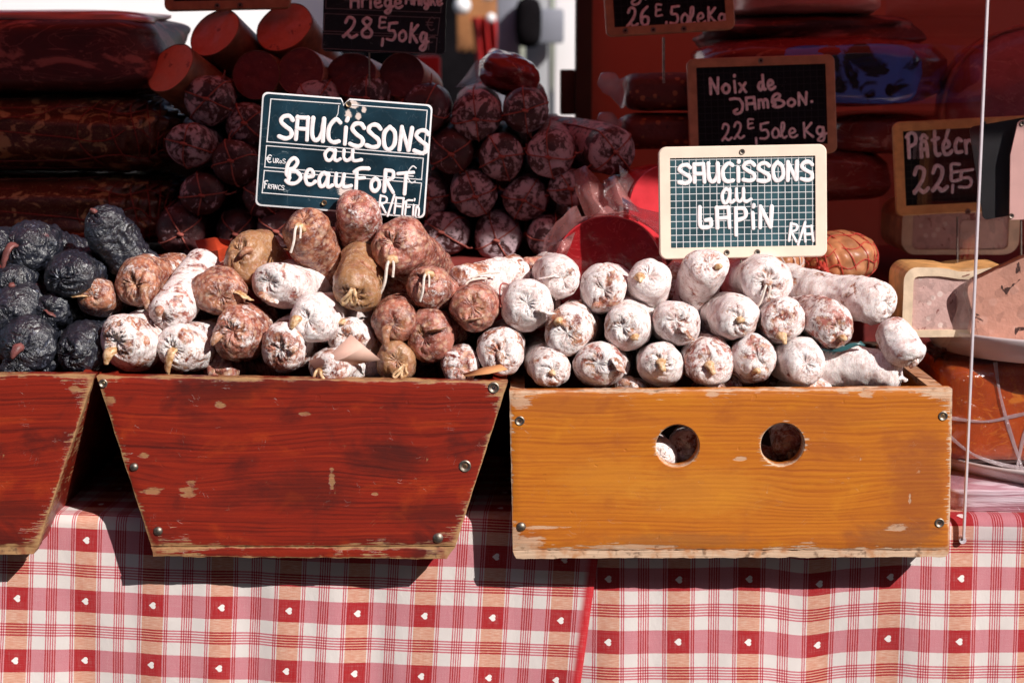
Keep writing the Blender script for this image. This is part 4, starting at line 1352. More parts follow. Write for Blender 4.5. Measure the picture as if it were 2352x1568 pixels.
SG = 'salamis stacked behind the red crate'
POSW = {}
for i, a in enumerate([
    (479, 232, 59, 'salami below the mortadella row, uppermost at the left of the stack'),
    (440, 337, 52, 'salami directly below the uppermost left one'),
    (568, 288, 52, 'salami half hidden by the upper left corner of the big price card'),
    (545, 380, 52, 'salami left of the printed euro line on the big price card'),
    (466, 445, 51, 'salami third down on the left edge of the stack'),
    (410, 528, 56, 'salami at the lower left corner of the stack'),
    (545, 524, 50, 'salami above the red paper fold in the bottom row'),
    (645, 520, 50, 'salami behind the tall leaning sausage in the bottom row'),
    (612, 452, 48, 'salami mostly hidden behind the lower left of the big price card'),
    (980, 245, 53, 'salami at the upper right corner of the big price card'),
    (1095, 262, 57, 'salami tied crosswise, upper one directly left of the topmost pair'),
    (1207, 258, 52, 'salami at the upper right of the stack with string ends sticking out'),
    (1035, 343, 53, 'salami touching the right edge of the big price card'),
    (1150, 362, 52, 'salami in the middle of the right half, below the topmost pair'),
    (1267, 347, 53, 'salami with a pale tied end left of the fattest one'),
    (985, 450, 48, 'salami half hidden by the lower right corner of the big price card'),
    (1085, 440, 52, 'salami in the third row, right of the card corner'),
    (1208, 453, 52, 'salami in the third row, below the gap of the second row'),
    (1305, 432, 46, 'salami left of the crumpled film, third row'),
    (1027, 540, 51, 'pale salami in the bottom row behind the thick brown pink sausage'),
    (1145, 540, 54, 'salami in the middle of the bottom row on the right'),
    (1258, 542, 48, 'salami at the right end of the bottom row'),
    (853, 222, 50, 'reddish salami peeping over the top of the big price card'),
    (730, 226, 50, 'reddish salami peeping over the notch of the big price card'),
    (700, 380, 50, 'salami hidden behind the left half of the big price card'),
    (850, 400, 50, 'salami hidden behind the right half of the big price card'),
    (760, 520, 50, 'salami low behind the upright wrinkled sausage'),
]):
    rng = random.Random(i)
    sausage('tied_salami', a[3], 'salami', SG, a[0], a[1], a[2], SY + rng.uniform(-.01, .02), 'salami', rng.uniform(-5, 5), rng.uniform(-2, 3), L=.30, seed=200 + i, cross=True,
            ecc=rng.uniform(.94, 1.06), mold=rng.choice((.35, .5, .62, .55)))
sausage('tied_salami', 'fattest salami of the stack, right end of the second row', 'salami', SG, 1408, 345, 58, SY, 'salami', -22, 2, L=.24, seed=260, cross=True, mold=.55)


# ---------------------------------------------------------------- cut sausages and mortadellas on top
def cut_roll(name, label, cat, group, px, py, r, Y, yaw, pitch, L, skin, face, rimmat=None, ecc=1.0, tilt=0, seed=0, bulge=.02, neck=False):
    """roll with a flat cut end: casing with rim, cut face as its own part"""
    c = P(px, py, Y); R = r * mpp(c); d = ypdir(yaw, pitch)
    m = Matrix.Translation(c) @ frame_from_dir(d, R_(tilt)).to_4x4()
    rng = random.Random(seed)
    prof = [(R * .965, .0022), (R * .985, -.0004), (R, .0006), (R * 1.0, .006)] + [(R * (1.0 + bulge * math.sin(math.pi * t / 9)), .006 + (L - .012) * t / 9) for t in range(1, 10)] + [(R * .8, L - R * .25), (R * .45, L - R * .08), (R * .05, L)]
    seg = 48; vs = []
    for (q, y) in prof:
        for j in range(seg):
            a = 2 * math.pi * j / seg
            k = 1 + .025 * noise.noise(Vector((math.cos(a) * 1.6, y * 14, math.sin(a) * 1.6 + seed * 3))) + .008 * noise.noise(Vector((math.cos(a) * 6, y * 60, math.sin(a) * 6 + seed)))
            vs.append((q * math.cos(a) * k, y, q * math.sin(a) * k * ecc))
    o = mesh(name, vs, grid_faces(len(prof), seg), skin, mat=m)
    o['mold'] = .35
    tag(o, label, cat, group)
    fv = [(0, .0012, 0)]; ff = []
    for kk in range(1, 9):
        for j in range(seg):
            a = 2 * math.pi * j / seg
            k = (1 + .025 * noise.noise(Vector((math.cos(a) * 1.6, 0, math.sin(a) * 1.6 + seed * 3)))) * kk / 8 * .975
            fv.append((R * math.cos(a) * k, .0006 + .0012 * noise.noise(Vector((math.cos(a) * k * 3, seed, math.sin(a) * k * 3))), R * math.sin(a) * k * ecc))
    for j in range(seg): ff.append((0, 1 + j, 1 + (j + 1) % seg))
    for kk in range(7):
        for j in range(seg):
            ff.append((1 + kk * seg + j, 1 + (kk + 1) * seg + j, 1 + (kk + 1) * seg + (j + 1) % seg, 1 + kk * seg + (j + 1) % seg))
    mesh('cut_face', fv, ff, face, o)
    return o, m, R


g_ = G("mortadella_face")
pp = g_.rpos()
cc = g_.mix(g_.noise(pp, 160, 5, .65), (0.56, 0.13, 0.075), (0.74, 0.24, 0.15))
cc = g_.mix(g_.ss(g_.noise(pp, 75, 2), .66, .72), cc, (0.35, 0.09, 0.06))
M['mortface'] = g_.out(cc, .5, g_.bump(g_.noise(pp, 200, 4), .4, .001))
M['mortskin'] = simple("brown_smoked_skin", (0.20, 0.075, 0.035), 0.45, .3, 60, .3)
M['darkface'] = m_ham("dark_lean_cut", (0.16, 0.015, 0.013), (0.36, 0.09, 0.075), .64, .35, 60)
M['palerim'] = simple("pale_red_rind", (0.42, 0.13, 0.09), .4, .3, 60, .4)
CG = 'cut sausages on top of the salami stack'
cut_roll('cut_mortadella', 'orange red cut mortadella, lowest and leftmost of the three', 'mortadella', CG, 391, 156, 66, SY + .02, 34, -30, .22, M['mortskin'], M['mortface'], ecc=.93, tilt=-35, seed=1)
cut_roll('cut_mortadella', 'orange red cut mortadella under the two pale rivets of the top left slate', 'mortadella', CG, 493, 75, 66, SY + .07, 28, -32, .26, M['mortskin'], M['mortface'], ecc=.93, tilt=-35, seed=2)
cut_roll('cut_mortadella', 'orange red cut mortadella beside the black price card, rightmost of the three', 'mortadella', CG, 652, 62, 70, SY + .08, 22, -34, .26, M['mortskin'], M['mortface'], ecc=.95, tilt=-10, seed=3)
cut_roll('cut_sausage', 'dark cut sausage with a string rim, above the notch of the big price card', 'sausage', CG, 690, 165, 56, SY + .02, 14, -10, .22, M['palerim'], M['darkface'], seed=5)
cut_roll('cut_sausage', 'dark cut sausage under the black price card, left of the reddest tag', 'sausage', CG, 806, 172, 62, SY + .02, 16, -10, .22, M['palerim'], M['darkface'], ecc=.8, seed=6)
cut_roll('cut_sausage', 'dark cut sausage in pale film, right end of the cut row', 'sausage', CG, 922, 172, 53, SY + .02, 10, -10, .12, M['palerim'], M['darkface'], ecc=.96, seed=7)
cut_roll('cut_sausage', 'almost black cut sausage between mortadella and notch of the big card', 'sausage', CG, 588, 172, 56, SY + .03, 10, -8, .22, M['mortskin'], M['darkface'], seed=8)
MB().tube([P(930, 120, SY + .02), P(1000, 170, SY + .04), P(1003, 210, SY + .05)], [.010, .016, .006], 10, flat=.5, sm=4)


# ---------------------------------------------------------------- rounded lumps: hams, slabs, roasts, parcels
def lump(name, label, cat, group, c, half, mat, yaw=0, pitch=0, roll=0, e1=.4, e2=.4, amp=.06, freq=1.2, seed=0, nu=40, nv=56, parent=None, sag=0.0, ripple=0.0):
    vs, fs = [], []
    sg = lambda x, e: math.copysign(abs(x) ** e, x)
    hx, hy, hz = half
    for i in range(nu + 1):
        a = -math.pi / 2 + math.pi * i / nu
        for j in range(nv):
            b = 2 * math.pi * j / nv
            u = Vector((sg(math.cos(a), e1) * sg(math.cos(b), e2), sg(math.cos(a), e1) * sg(math.sin(b), e2), sg(math.sin(a), e1)))
            n1 = noise.noise(u * freq + Vector((seed * 7.1, 0, 0)))
            n2 = noise.noise(u * freq * 3 + Vector((0, seed * 5.3, 0)))
            k = 1 + amp * 1.5 * n1 + amp * .6 * n2 + ripple * noise.noise(Vector((u.x * 3, u.y * 3, u.z * 30 + seed)))
            vs.append((u.x * hx * k, u.y * hy * k, u.z * hz * k - sag * u.x * u.x))
    for i in range(nu):
        for j in range(nv):
            fs.append((i * nv + j, i * nv + (j + 1) % nv, (i + 1) * nv + (j + 1) % nv, (i + 1) * nv + j))
    m = Matrix.Translation(Vector(c)) @ Matrix.Rotation(R_(yaw), 4, 'Z') @ Matrix.Rotation(R_(pitch), 4, 'Y') @ Matrix.Rotation(R_(roll), 4, 'X')
    o = mesh(name, vs, fs, mat, mat=m, parent=parent)
    if label: tag(o, label, cat, group)
    return o


def pxbox(x0, y0, x1, y1, Y, depth):
    """centre and half sizes of a block whose front silhouette spans these photo pixels"""
    a, b = P(x0, y0, Y), P(x1, y1, Y)
    return Vector(((a.x + b.x) / 2, Y + depth / 2, (a.z + b.z) / 2)), (abs(b.x - a.x) / 2, depth / 2, abs(a.z - b.z) / 2)


M['bacon'] = m_ham("smoked_bacon_slab", (0.085, 0.010, 0.010), (0.36, 0.10, 0.085), .54, .5, 9, (.6, 1, 1.7))
M['ham'] = m_ham("dry_cured_ham", (0.30, 0.05, 0.045), (0.62, 0.28, 0.23), .60, .22, 10, (.6, 1, 1.8))
M['wrapham'] = m_ham("wrapped_ham", (0.24, 0.03, 0.03), (0.60, 0.17, 0.12), .64, .10, 10, (.6, 1, 1.8))
M['roast'] = m_ham("netted_roast", (0.085, 0.020, 0.010), (0.40, 0.22, 0.10), .54, .4, 30)
M['pinkfat'] = simple("pink_ham_fat", (0.66, 0.26, 0.22), .3, .2, 12, .2)
LG = 'meat blocks stacked at the left'
c, h = pxbox(-420, 34, 352, 216, .36, .30)
o = lump('bacon_slab', 'dark smoked bacon slab on top of the left stack, against the white wall', 'bacon', LG, c, h, M['bacon'], e1=.34, e2=.34, amp=.05, seed=3)
c, h = pxbox(-420, 24, 310, 62, .37, .28)
lump('fat_layer', None, None, None, o.matrix_world.inverted() @ Vector((c.x, c.y + .01, c.z + .002)), (h[0] * 1.005, h[1] * 1.02, h[2] * 1.1), M['pinkfat'], e1=.5, e2=.34, amp=.06, seed=3, parent=o)


def net(o, half, n_long, n_round, mat, e1, e2, amp, freq, seed, r=.0011, diag=True):
    """string net that follows a lump's surface"""
    sg = lambda x, e: math.copysign(abs(x) ** e, x)
    hx, hy, hz = half

    def S(a, b):     # a around the long (x) axis, b along it
        u = Vector((sg(math.sin(b), e2), sg(math.cos(b), e2) * sg(math.cos(a), e1), sg(math.cos(b), e2) * sg(math.sin(a), e1)))
        return u
    mb = MB()
    k = 1.012
    for i in range(n_round):
        b = -1.35 + 2.7 * i / (n_round - 1)
        pts = []
        for j in range(33):
            a = 2 * math.pi * j / 32
            u = S(a, b + .06 * math.sin(3 * a + i))
            pts.append((u.x * hx * k, u.y * hy * k, u.z * hz * k))
        mb.tube(pts, r, 6, sm=1)
    for i in range(n_long):
        a = 2 * math.pi * i / n_long
        pts = []
        for j in range(31):
            b = -1.5 + 3.0 * j / 30
            u = S(a + .10 * math.sin(9 * b + i * 2), b)
            pts.append((u.x * hx * k, u.y * hy * k, u.z * hz * k))
        mb.tube(pts, r, 6, sm=1)
    return mb.build('net', mat, o, smooth=True)


def roll_lump(name, label, cat, group, c, half, mat, e1=.7, e2=.5, amp=.0, seed=0, yaw=0, pitch=0, quilt=0.0, nl=9, nr=11):
    sg = lambda x, e: math.copysign(abs(x) ** e, x)
    hx, hy, hz = half
    vs, fs, nu, nv = [], [], 70, 60
    for i in range(nu + 1):
        b = -math.pi / 2 + math.pi * i / nu
        for j in range(nv):
            a = 2 * math.pi * j / nv
            u = Vector((sg(math.sin(b), e2), sg(math.cos(b), e2) * sg(math.cos(a), e1), sg(math.cos(b), e2) * sg(math.sin(a), e1)))
            k = 1 + amp * noise.noise(u * 1.7 + Vector((seed * 3.3, 0, 0))) + .4 * amp * noise.noise(u * 6 + Vector((0, seed, 0)))
            if quilt: k += quilt * (abs(math.sin(a * nl / 2)) * abs(math.sin((b + 1.35) / 2.7 * (nr - 1) * math.pi)) - .35)
            vs.append((u.x * hx * k, u.y * hy * k, u.z * hz * k))
    for i in range(nu):
        for j in range(nv):
            fs.append((i * nv + j, i * nv + (j + 1) % nv, (i + 1) * nv + (j + 1) % nv, (i + 1) * nv + j))
    m = Matrix.Translation(Vector(c)) @ Matrix.Rotation(R_(yaw), 4, 'Z') @ Matrix.Rotation(R_(pitch), 4, 'Y')
    o = mesh(name, vs, fs, mat, mat=m)
    return tag(o, label, cat, group)


for (y0, y1, lab, sd) in ((216, 402, 'netted rolled roast lying under the dark bacon slab', 4), (405, 580, 'netted rolled roast at the bottom of the left stack, behind the black sausages', 5)):
    c, h = pxbox(-420, y0, 378, y1, .355, .24)
    o = roll_lump('netted_roast', lab, 'roast', LG, c, h, M['roast'], .75, .35, .10, sd, quilt=.05, nl=12, nr=15)
    net(o, h, 12, 15, M['cord_darknet'], .75, .35, 0, 0, sd, .0009)

RG = 'hams stacked at the right'
for (x0, y0, x1, y1, Y, dp, mt, lab, sd, am, e1) in (
    (1925, 262, 2330, 360, .50, .22, 'ham', 'thin pinkish ham slab under the shiny blue one', 11, .05, .4),
    (1590, 345, 2060, 470, .50, .22, 'ham', 'dark ham slab lowest in the right stack, behind the price slates', 12, .05, .5),
    (1620, 78, 2190, 252, .46, .24, 'wrapham', 'shiny wrapped ham with painted blue glints, in the middle of the right stack', 13, .06, .6),
    (1640, 34, 2130, 112, .50, .24, 'bacon', 'dark knobbly ham slab under the pink top one', 14, .14, .5),
    (1702, -60, 2042, 34, .50, .22, 'pinkfat', 'pink red slab on top of the right stack', 15, .04, .35)):
    c, h = pxbox(x0, y0, x1, y1, Y, dp)
    lump('ham_slab', lab, 'ham', RG, c, h, M[mt], e1=e1, e2=.5, amp=am, seed=sd)
# blue reflection painted as colour on a lump over the wrapped ham's front
g_ = G("painted_blue_reflection")
pp = g_.rpos()
cc = g_.mix(g_.ss(g_.noise(pp, 24, 3, .5, 1.0), .40, .48), (0.020, 0.012, 0.022), (0.08, 0.17, 0.68))
M['bluesheen'] = g_.out(cc, .08, g_.bump(g_.noise(pp, 40, 3), .3, .002), Coat_Weight=.6)
hm = [o for o in bpy.data.objects if o.get('label', '').startswith('shiny wrapped ham')][0]
c, h = pxbox(1790, 102, 2120, 240, .450, .06)
lump('blue_sheen', None, None, None, hm.matrix_world.inverted() @ c, h, M['bluesheen'], e1=.5, e2=.5, amp=.05, seed=21, parent=hm)

# big mortadella seen through the case
M['bigmort'] = m_ham("big_mortadella", (0.34, 0.10, 0.12), (0.56, 0.26, 0.24), .66, .22, 12)
c = P(2400, 268, .42); R0 = 205 * mpp(c)
o = roll_lump('big_ham', 'large round purple pink ham cut by the right photo edge, behind the acrylic case', 'ham', None, c + Vector((0, .1, 0)), (R0, .12, R0), M['bigmort'], .95, .95, .02, 3)
ring = MB()
ring.tube([Vector((math.cos(a) * R0 * 1.0, -.03, math.sin(a) * R0 * 1.0)) for a in [R_(60 + 10 * k) for k in range(18)]], [.004 + .0015 * math.sin(k * 2.2) for k in range(18)], 8, sm=3)
ring.build('rind', M['palerim'], o, smooth=True)

# wrapped lump on top of the salamis
o = lump('wrapped_meat', 'dark red piece of meat in glossy film on top of the salami pair', 'meat', None, P(1168, 172, SY + .06) + Vector((0, .05, 0)), (.040, .06, .027), M['wrapham'], pitch=18, e1=.8, e2=.8, amp=.10, seed=31)
fb = MB()
for k in range(9):
    a = k * .22 - .8
    fb.tube([Vector((-.030, -.035 + .004 * k, .014 - .004 * k)), Vector((-.045, -.036 + .003 * k, .002 - .004 * k)), Vector((-.052 - .001 * k, -.034, -.020 - .002 * k))], [.002, .0022, .0012], 6, flat=.4, sm=3)
fb.build('film', M['film'], o, smooth=True)

# two wrapped log salamis on the right
M['chunky'] = m_pate((0.11, 0.020, 0.014), (0.36, 0.12, 0.05), (0.05, 0.01, 0.01), 70)
for (x0, y0, x1, y1, lab, sd) in ((1440, 168, 1640, 256, 'upper wrapped log of coarse dark sausage left of the ham slate', 1), (1436, 262, 1640, 346, 'lower wrapped log of coarse dark sausage under its twin', 2)):
    c, h = pxbox(x0, y0, x1, y1, .40, .085)
    o = roll_lump('wrapped_log', lab, 'sausage', 'wrapped dark sausage logs', c, h, M['chunky'], .7, .28, .05, sd)
    t = MB()
    t.tube([Vector((-h[0] * .98, 0, 0)), Vector((-h[0] - .012, -.004, .004)), Vector((-h[0] - .022, -.006, .012)), Vector((-h[0] - .034, -.006, .017))], [h[2] * .92, h[2] * .5, h[2] * .62, h[2] * .3], 14, sm=4)
    t.build('film_twist', M['film'], o, smooth=True)

# red cut hams in film between the crates
M['redface'] = m_ham("deep_red_cut", (0.24, 0.008, 0.011), (0.42, 0.05, 0.05), .66, .16, 12)
M['redskin'] = simple("red_waxed_rind", (0.52, 0.035, 0.045), .15, .2, 20, .3)


def film_skirt(o, R, parts, mat, seed):
    rng = random.Random(seed)
    mb = MB()
    for (a0, a1, out, fwd) in parts:
        n, m = 16, 7
        vs, fs = [], []
        for i in range(n + 1):
            a = R_(a0 + (a1 - a0) * i / n)
            for j in range(m + 1):
                t = j / m
                nz = noise.noise(Vector((a * 4, t * 2.0, seed)))
                rad = R * (1.01 + (out + .25 * nz * t) * t)
                vs.append(Vector((math.cos(a) * rad, .010 - fwd * t * (1 + .3 * nz) + .012 * nz * t, math.sin(a) * rad)))
        for i in range(n):
            for j in range(m):
                k = i * (m + 1) + j
                fs.append((k, k + 1, k + m + 2, k + m + 1))
        mb.put(vs, fs)
    f = mb.build('film', mat, o, smooth=True)
    return f


o, m_, R1 = cut_roll('cut_ham', 'deep red cut ham in torn film, standing behind the white sausages', 'ham', 'red cut hams in film', 1398, 622, 128, .215, 6, -6, .10, M['redskin'], M['redface'], seed=11)
film_skirt(o, R1, [(118, 172, .30, -.02), (60, 118, .06, .004)], M['filmred'], 3)
o, m_, R1 = cut_roll('cut_ham', 'glossy red ham end in film, beside the left edge of the cream slate', 'ham', 'red cut hams in film', 1545, 482, 108, .27, -16, -6, .14, M['redskin'], M['redskin'], seed=12)
film_skirt(o, R1, [(140, 215, .45, .01), (205, 262, .35, .004)], M['film'], 5)

def sheet(name, label, cat, pts, mat, group=None, th=.0006, sub=5):
    """folded paper: rows of px,py,Y points"""
    rows = [[P(*p) for p in r] for r in pts]
    vs, fs = [], []
    nr, nc = len(rows), len(rows[0])
    for r in rows: vs += r
    for i in range(nr - 1):
        for j in range(nc - 1):
            a = i * nc + j; fs.append((a, a + 1, a + nc + 1, a + nc))
    c = sum((Vector(v) for v in vs), Vector()) / len(vs)
    o = mesh(name, [Vector(v) - c for v in vs], fs, mat, smooth=30, mat=Matrix.Translation(c))
    m = o.modifiers.new('thickness', 'SOLIDIFY'); m.thickness = th
    return tag(o, label, cat, group)


def film_sheet(label, pts, mat):
    return sheet('plastic_film', label, 'plastic film', pts, mat, group='plastic films between the salamis and the cream slate', th=.0004)


# dark blocks added to blacken the gaps between roasts and salamis
MB().box((P(335, 400, .68).x, 0, 0), (P(1285, 400, .68).x, .12, .17), .004).build('dark_gap_filler', M['postdark']).location = (0, .68, shelf_z)
MB().box((-.085, 0, .17), (.085, .12, .225), .004).build('dark_gap_block', M['postdark']).location = (P(430, 400, .68).x, .68, shelf_z)
tag(bpy.data.objects['dark_gap_block'], 'nearly black block added to darken the gap between the roasts and the leftmost mortadella', 'box')
tag(bpy.data.objects['dark_gap_filler'], 'long nearly black filler added to darken the gaps behind the salami stack', 'crate')

film_sheet('crumpled reddish film standing up between the last salami and the glossy ham', [[(1318, 392, .29), (1345, 380, .285), (1362, 415, .29)], [(1322, 440, .275), (1362, 455, .26), (1400, 440, .275)], [(1350, 510, .25), (1400, 505, .24), (1425, 500, .25)]], M['filmred'])
film_sheet('pointed tip of clear film above the deep red cut ham', [[(1385, 415, .27), (1412, 402, .265), (1440, 415, .27)], [(1392, 448, .25), (1420, 445, .24), (1442, 450, .25)], [(1420, 470, .235), (1440, 480, .225), (1470, 488, .235)]], M['filmred'])
film_sheet('pale film band lying across the glossy red ham', [[(1428, 452, .20), (1470, 478, .185), (1520, 490, .18)], [(1432, 480, .19), (1474, 502, .175), (1522, 512, .17)], [(1462, 505, .20), (1495, 525, .185), (1524, 548, .18)]], M['film'])
film_sheet('reddish film flap left of the deep red cut ham', [[(1258, 570, .20), (1290, 552, .19), (1322, 532, .20)], [(1256, 590, .19), (1290, 580, .175), (1312, 560, .19)], [(1258, 612, .20), (1280, 606, .19), (1300, 590, .20)]], M['filmred'])

# string of small sausages
for (px, py, r, yw, L, lab, sd) in ((1135, 640, 27, 62, .055, 'small brown dry sausage, left one behind the crate joint', 1), (1185, 632, 21, 74, .030, 'small pale sausage cut end between two small brown ones', 2), (1213, 612, 21, 70, .045, 'small brown sausage under the film flap, right one', 3)):
    sausage('small_sausage', lab, 'sausage', 'small dry sausages between the crates', px, py, r, .15, 'brown', yw, 3, L=L, seed=300 + sd, mold=.2 if sd != 2 else .75)
# pink sausage in film behind the brown ones
sausage('wrapped_sausage', 'pink sausage in clear film with a string tie, behind the crate joint', 'sausage', None, 1075, 655, 44, .10, 'brown', 55, 8, L=.10, seed=320, mold=.62)

# ---------------------------------------------------------------- netted hams on the right
M['netham'] = simple("smoked_golden_ham", (0.46, 0.20, 0.085), .4, .35, 45, .3)
NG = 'netted hams behind the orange crate'
for (x0, y0, x1, y1, Y, lab, sd, yw) in ((1842, 545, 2026, 668, .25, 'golden netted ham with a knotted red end, behind the white heap', 1, 25), (1740, 570, 1852, 655, .24, 'golden netted ham mostly hidden behind the cream slate corner', 2, 10), (1846, 660, 1990, 760, .17, 'golden netted ham low between the white sausages', 3, 15)):
    c, h = pxbox(x0, y0, x1, y1, Y, .11)
    o = roll_lump('netted_ham', lab, 'ham', NG, c, h, M['netham'], .9, .85, .05, sd, yaw=yw, pitch=-8, quilt=.05, nl=10, nr=10)
    net(o, h, 10, 10, M['cord_rednet'] if sd == 1 else M['cord_white'], .9, .85, 0, 0, sd, .0008)
    if sd == 1:
        e = MB()
        for k in range(9):
            a = 2 * math.pi * k / 9
            e.tube([Vector((-h[0] * .80, -.03 + math.cos(a) * .012, math.sin(a) * .012 - .004)), Vector((-h[0] * .98, -.045 + math.cos(a) * .010, math.sin(a) * .010 - .006)), Vector((-h[0] * 1.10, -.052 + math.cos(a + .6) * .017, math.sin(a + .6) * .017 - .012))], [.0025, .003, .0022], 6, sm=3)
        e.build('net_knot', M['cord_rednet'], o, smooth=True)

# ---------------------------------------------------------------- pates and plates
M['crust'] = simple("baked_golden_crust", (0.70, 0.40, 0.14), .5, .35, 30, .4)
M['cruststrip'] = simple("pale_pastry", (0.84, 0.69, 0.47), .6, .15, 50, .3)
M['filling'] = m_pate((0.70, 0.47, 0.41), (0.84, 0.68, 0.60), (0.30, 0.13, 0.11), 75)
M['inlay'] = m_pate((0.74, 0.54, 0.44), (0.78, 0.58, 0.48), (0.55, 0.34, 0.28), 40)
M['pinkpate'] = m_pate((0.60, 0.31, 0.22), (0.64, 0.36, 0.27), (0.055, 0.022, 0.016), 48)
M['jelly'] = simple("dark_red_jelly", (0.18, 0.012, 0.018), .08, .3, 60, .5)
M['rind'] = simple("dark_brown_rind", (0.10, 0.025, 0.010), .35, .3, 60, .3)
M['porcelain'] = simple("white_porcelain", (0.74, 0.68, 0.66), .2, .04, 20)


def pie(label, x0, y0, x1, y1, Y, dep, group):
    a, b = P(x0, y1, Y), P(x1, y0, Y)
    W, H = b.x - a.x, b.z - a.z
    root = empty('crusted_pate', a, label, 'pate', group)
    out_ = rr(W, H, W * .12)
    vs, fs, inn = [], [], rr(W * .80, H * .76, W * .05, W * .10, H * .11)
    n = len(out_)
    out_ = [(x, z - (H * .07 * math.exp(-((x - W * .56) / (W * .13)) ** 2) if z > H * .5 else 0) + .0012 * noise.noise(Vector((x * 60, z * 60, 3)))) for x, z in [(x_, z_) for i_ in range(len(out_)) for (x_, z_) in [(out_[i_][0] + (out_[(i_ + 1) % len(out_)][0] - out_[i_][0]) * k_ / 8, out_[i_][1] + (out_[(i_ + 1) % len(out_)][1] - out_[i_][1]) * k_ / 8) for k_ in range(8)]]]
    inn = [(x_, z_) for i_ in range(len(inn)) for (x_, z_) in [(inn[i_][0] + (inn[(i_ + 1) % len(inn)][0] - inn[i_][0]) * k_ / 8, inn[i_][1] + (inn[(i_ + 1) % len(inn)][1] - inn[i_][1]) * k_ / 8) for k_ in range(8)]]
    inn = [(x, z + .0016 * noise.noise(Vector((x * 45, z * 45, 7))) - (H * .05 * math.exp(-((x - W * .56) / (W * .13)) ** 2) if z > H * .5 else 0)) for x, z in inn]
    n = len(out_)
    jit = [(1 + .015 * noise.noise(Vector((x * 40, z * 40, 2)))) for x, z in out_]
    for ring, y in ((out_, dep), (out_, .006), ([(W / 2 + (x - W / 2) * .975, H / 2 + (z - H / 2) * .975) for x, z in out_], 0), (inn, 0), (inn, .006)):
        vs += [(x, y + .0008 * noise.noise(Vector((x * 90, z * 90, 5))), z) for x, z in ring]
    for r in range(4): fs += [(r * n + i, r * n + (i + 1) % n, (r + 1) * n + (i + 1) % n, (r + 1) * n + i) for i in range(n)]
    fs.append(list(range(n)))
    mi = [0 if f_ < 2 * n else 1 for f_ in range(4 * n)] + [0]
    mesh('crust', vs, fs, [M['crust'], M['cruststrip']], root, smooth=40, midx=mi)
    MB().prism(rr(W * .86, H * .82, W * .05, W * .07, H * .08), .0030, .02).build('filling', M['filling'], root, smooth=False)
    MB().prism(rr(W * .36, H * .56, W * .04, W * .50, H * .13), .0020, .02).build('ham_inlay', M['inlay'], root, smooth=False)
    j = lump('jelly', None, None, None, (W * .56, .004, H * .87), (W * .085, .004, H * .07), M['jelly'], e1=.8, e2=.8, amp=.15, seed=4, parent=root, nu=16, nv=20)
    return root


PG = 'pates in the acrylic case'
pie('crusted pate slice with golden pastry on the plate, lit by the sun', 2068, 612, 2330, 776, .128, .07, PG)
pie('crusted pate loaf in the shade under the black framed slate', 2066, 470, 2348, 586, .42, .12, PG)
# terrine slice
a0 = P(2220, 782, .112)
sl = [(2232, 648), (2262, 632), (2320, 606), (2360, 590), (2420, 586), (2470, 600), (2470, 783), (2248, 783), (2236, 720), (2222, 670)]
pts = [P(x, y, .112) - a0 for x, y in sl]
root = empty('terrine_slice', a0, 'pink terrine slice with dark flecks and a dark rind, on the upper plate', 'pate', PG)
sm_, _ = catmull([pts[6], pts[7], pts[8], pts[9], pts[0], pts[1], pts[2], pts[3], pts[4], pts[5]], [1] * 10, 6)
poly = [(p.x + .0012 * noise.noise(p * 160), p.z + .0012 * noise.noise(p * 140 + Vector((5, 0, 0)))) for p in sm_][::-1]
MB().prism(poly, 0, .012).build('terrine_meat', M['pinkpate'], root, smooth=False)
rb = MB()
edge = [Vector((p.x, .006, p.z)) for p in [pts[7], pts[8], pts[9], pts[0], pts[1], pts[2], pts[3], pts[4], pts[5]]]
rb.tube(edge, .0028, 8, sm=4)
vv = rb.v
for v in vv: v.y = .006 + (v.y - .006) * 2.2
rb.build('rind', M['rind'], root, smooth=True)


def plate(label, px, py, r, Y, hgt, group):
    c = P(px, 900, Y); R = r
    c.z = P(px, py, Y - r).z - hgt - .004
    mb = MB().lathe([(R * .88, 0), (R * .90, .001), (R * .955, hgt * .5), (R * .985, hgt * .8), (R, hgt + .001), (R * .995, hgt + .004), (R * .96, hgt + .002), (R * .90, hgt * .45), (R * .80, .006), (.002, .006)], seg=64)
    o = mb.build('serving_plate', M['porcelain'], smooth=True)
    o.location = c
    return tag(o, label, 'plate', group)


LGp = 'white plates in the acrylic case'
plate('white plate carrying the terrine slice', 2400, 786, .150, .205, .026, LGp)
plate('white plate under the orange brown wrapped block', 2410, 1088, .15, .20, .016, LGp)

# wrapped orange brown block with ribbons of film
M['glaze'] = m_ham("glazed_orange_meat", (0.46, 0.075, 0.010), (0.66, 0.20, 0.025), .58, .10, 10, (1, 1, 1.4))
c, h = pxbox(2172, 838, 2560, 1066, .112, .20)
o = lump('wrapped_block', 'orange brown meat block in clear film between the two white plates', 'meat', None, c, h, M['glaze'], e1=.22, e2=.22, amp=.02, seed=8)
fb = MB()
yf = -h[1] * 1.035
for pl in ([(2170, 958), (2260, 968), (2330, 955), (2400, 940), (2470, 936)], [(2286, 832), (2296, 900), (2318, 985), (2352, 1086)], [(2400, 850), (2380, 930), (2352, 1000), (2334, 1086)], [(2168, 990), (2230, 1040), (2300, 1066), (2380, 1078)]):
    fb.tube([o.matrix_world.inverted() @ P(x, y, .112 - .0015) for x, y in pl], [.0026, .0014, .0026, .0014, .001][:len(pl)], 8, flat=.15, n=(0, -1, 0), sm=5)
fb.build('film_folds', m_film('film_crease', (.85, .78, .8), .5, .36), o, smooth=True)
fs_ = lump('film_wrap', None, None, None, (0, 0, 0), (h[0] * 1.012, h[1] * 1.02, h[2] * 1.02), m_film("tight_film", (.8, .72, .74), .10, .02), e1=.22, e2=.22, amp=.028, seed=8, parent=o, freq=3)
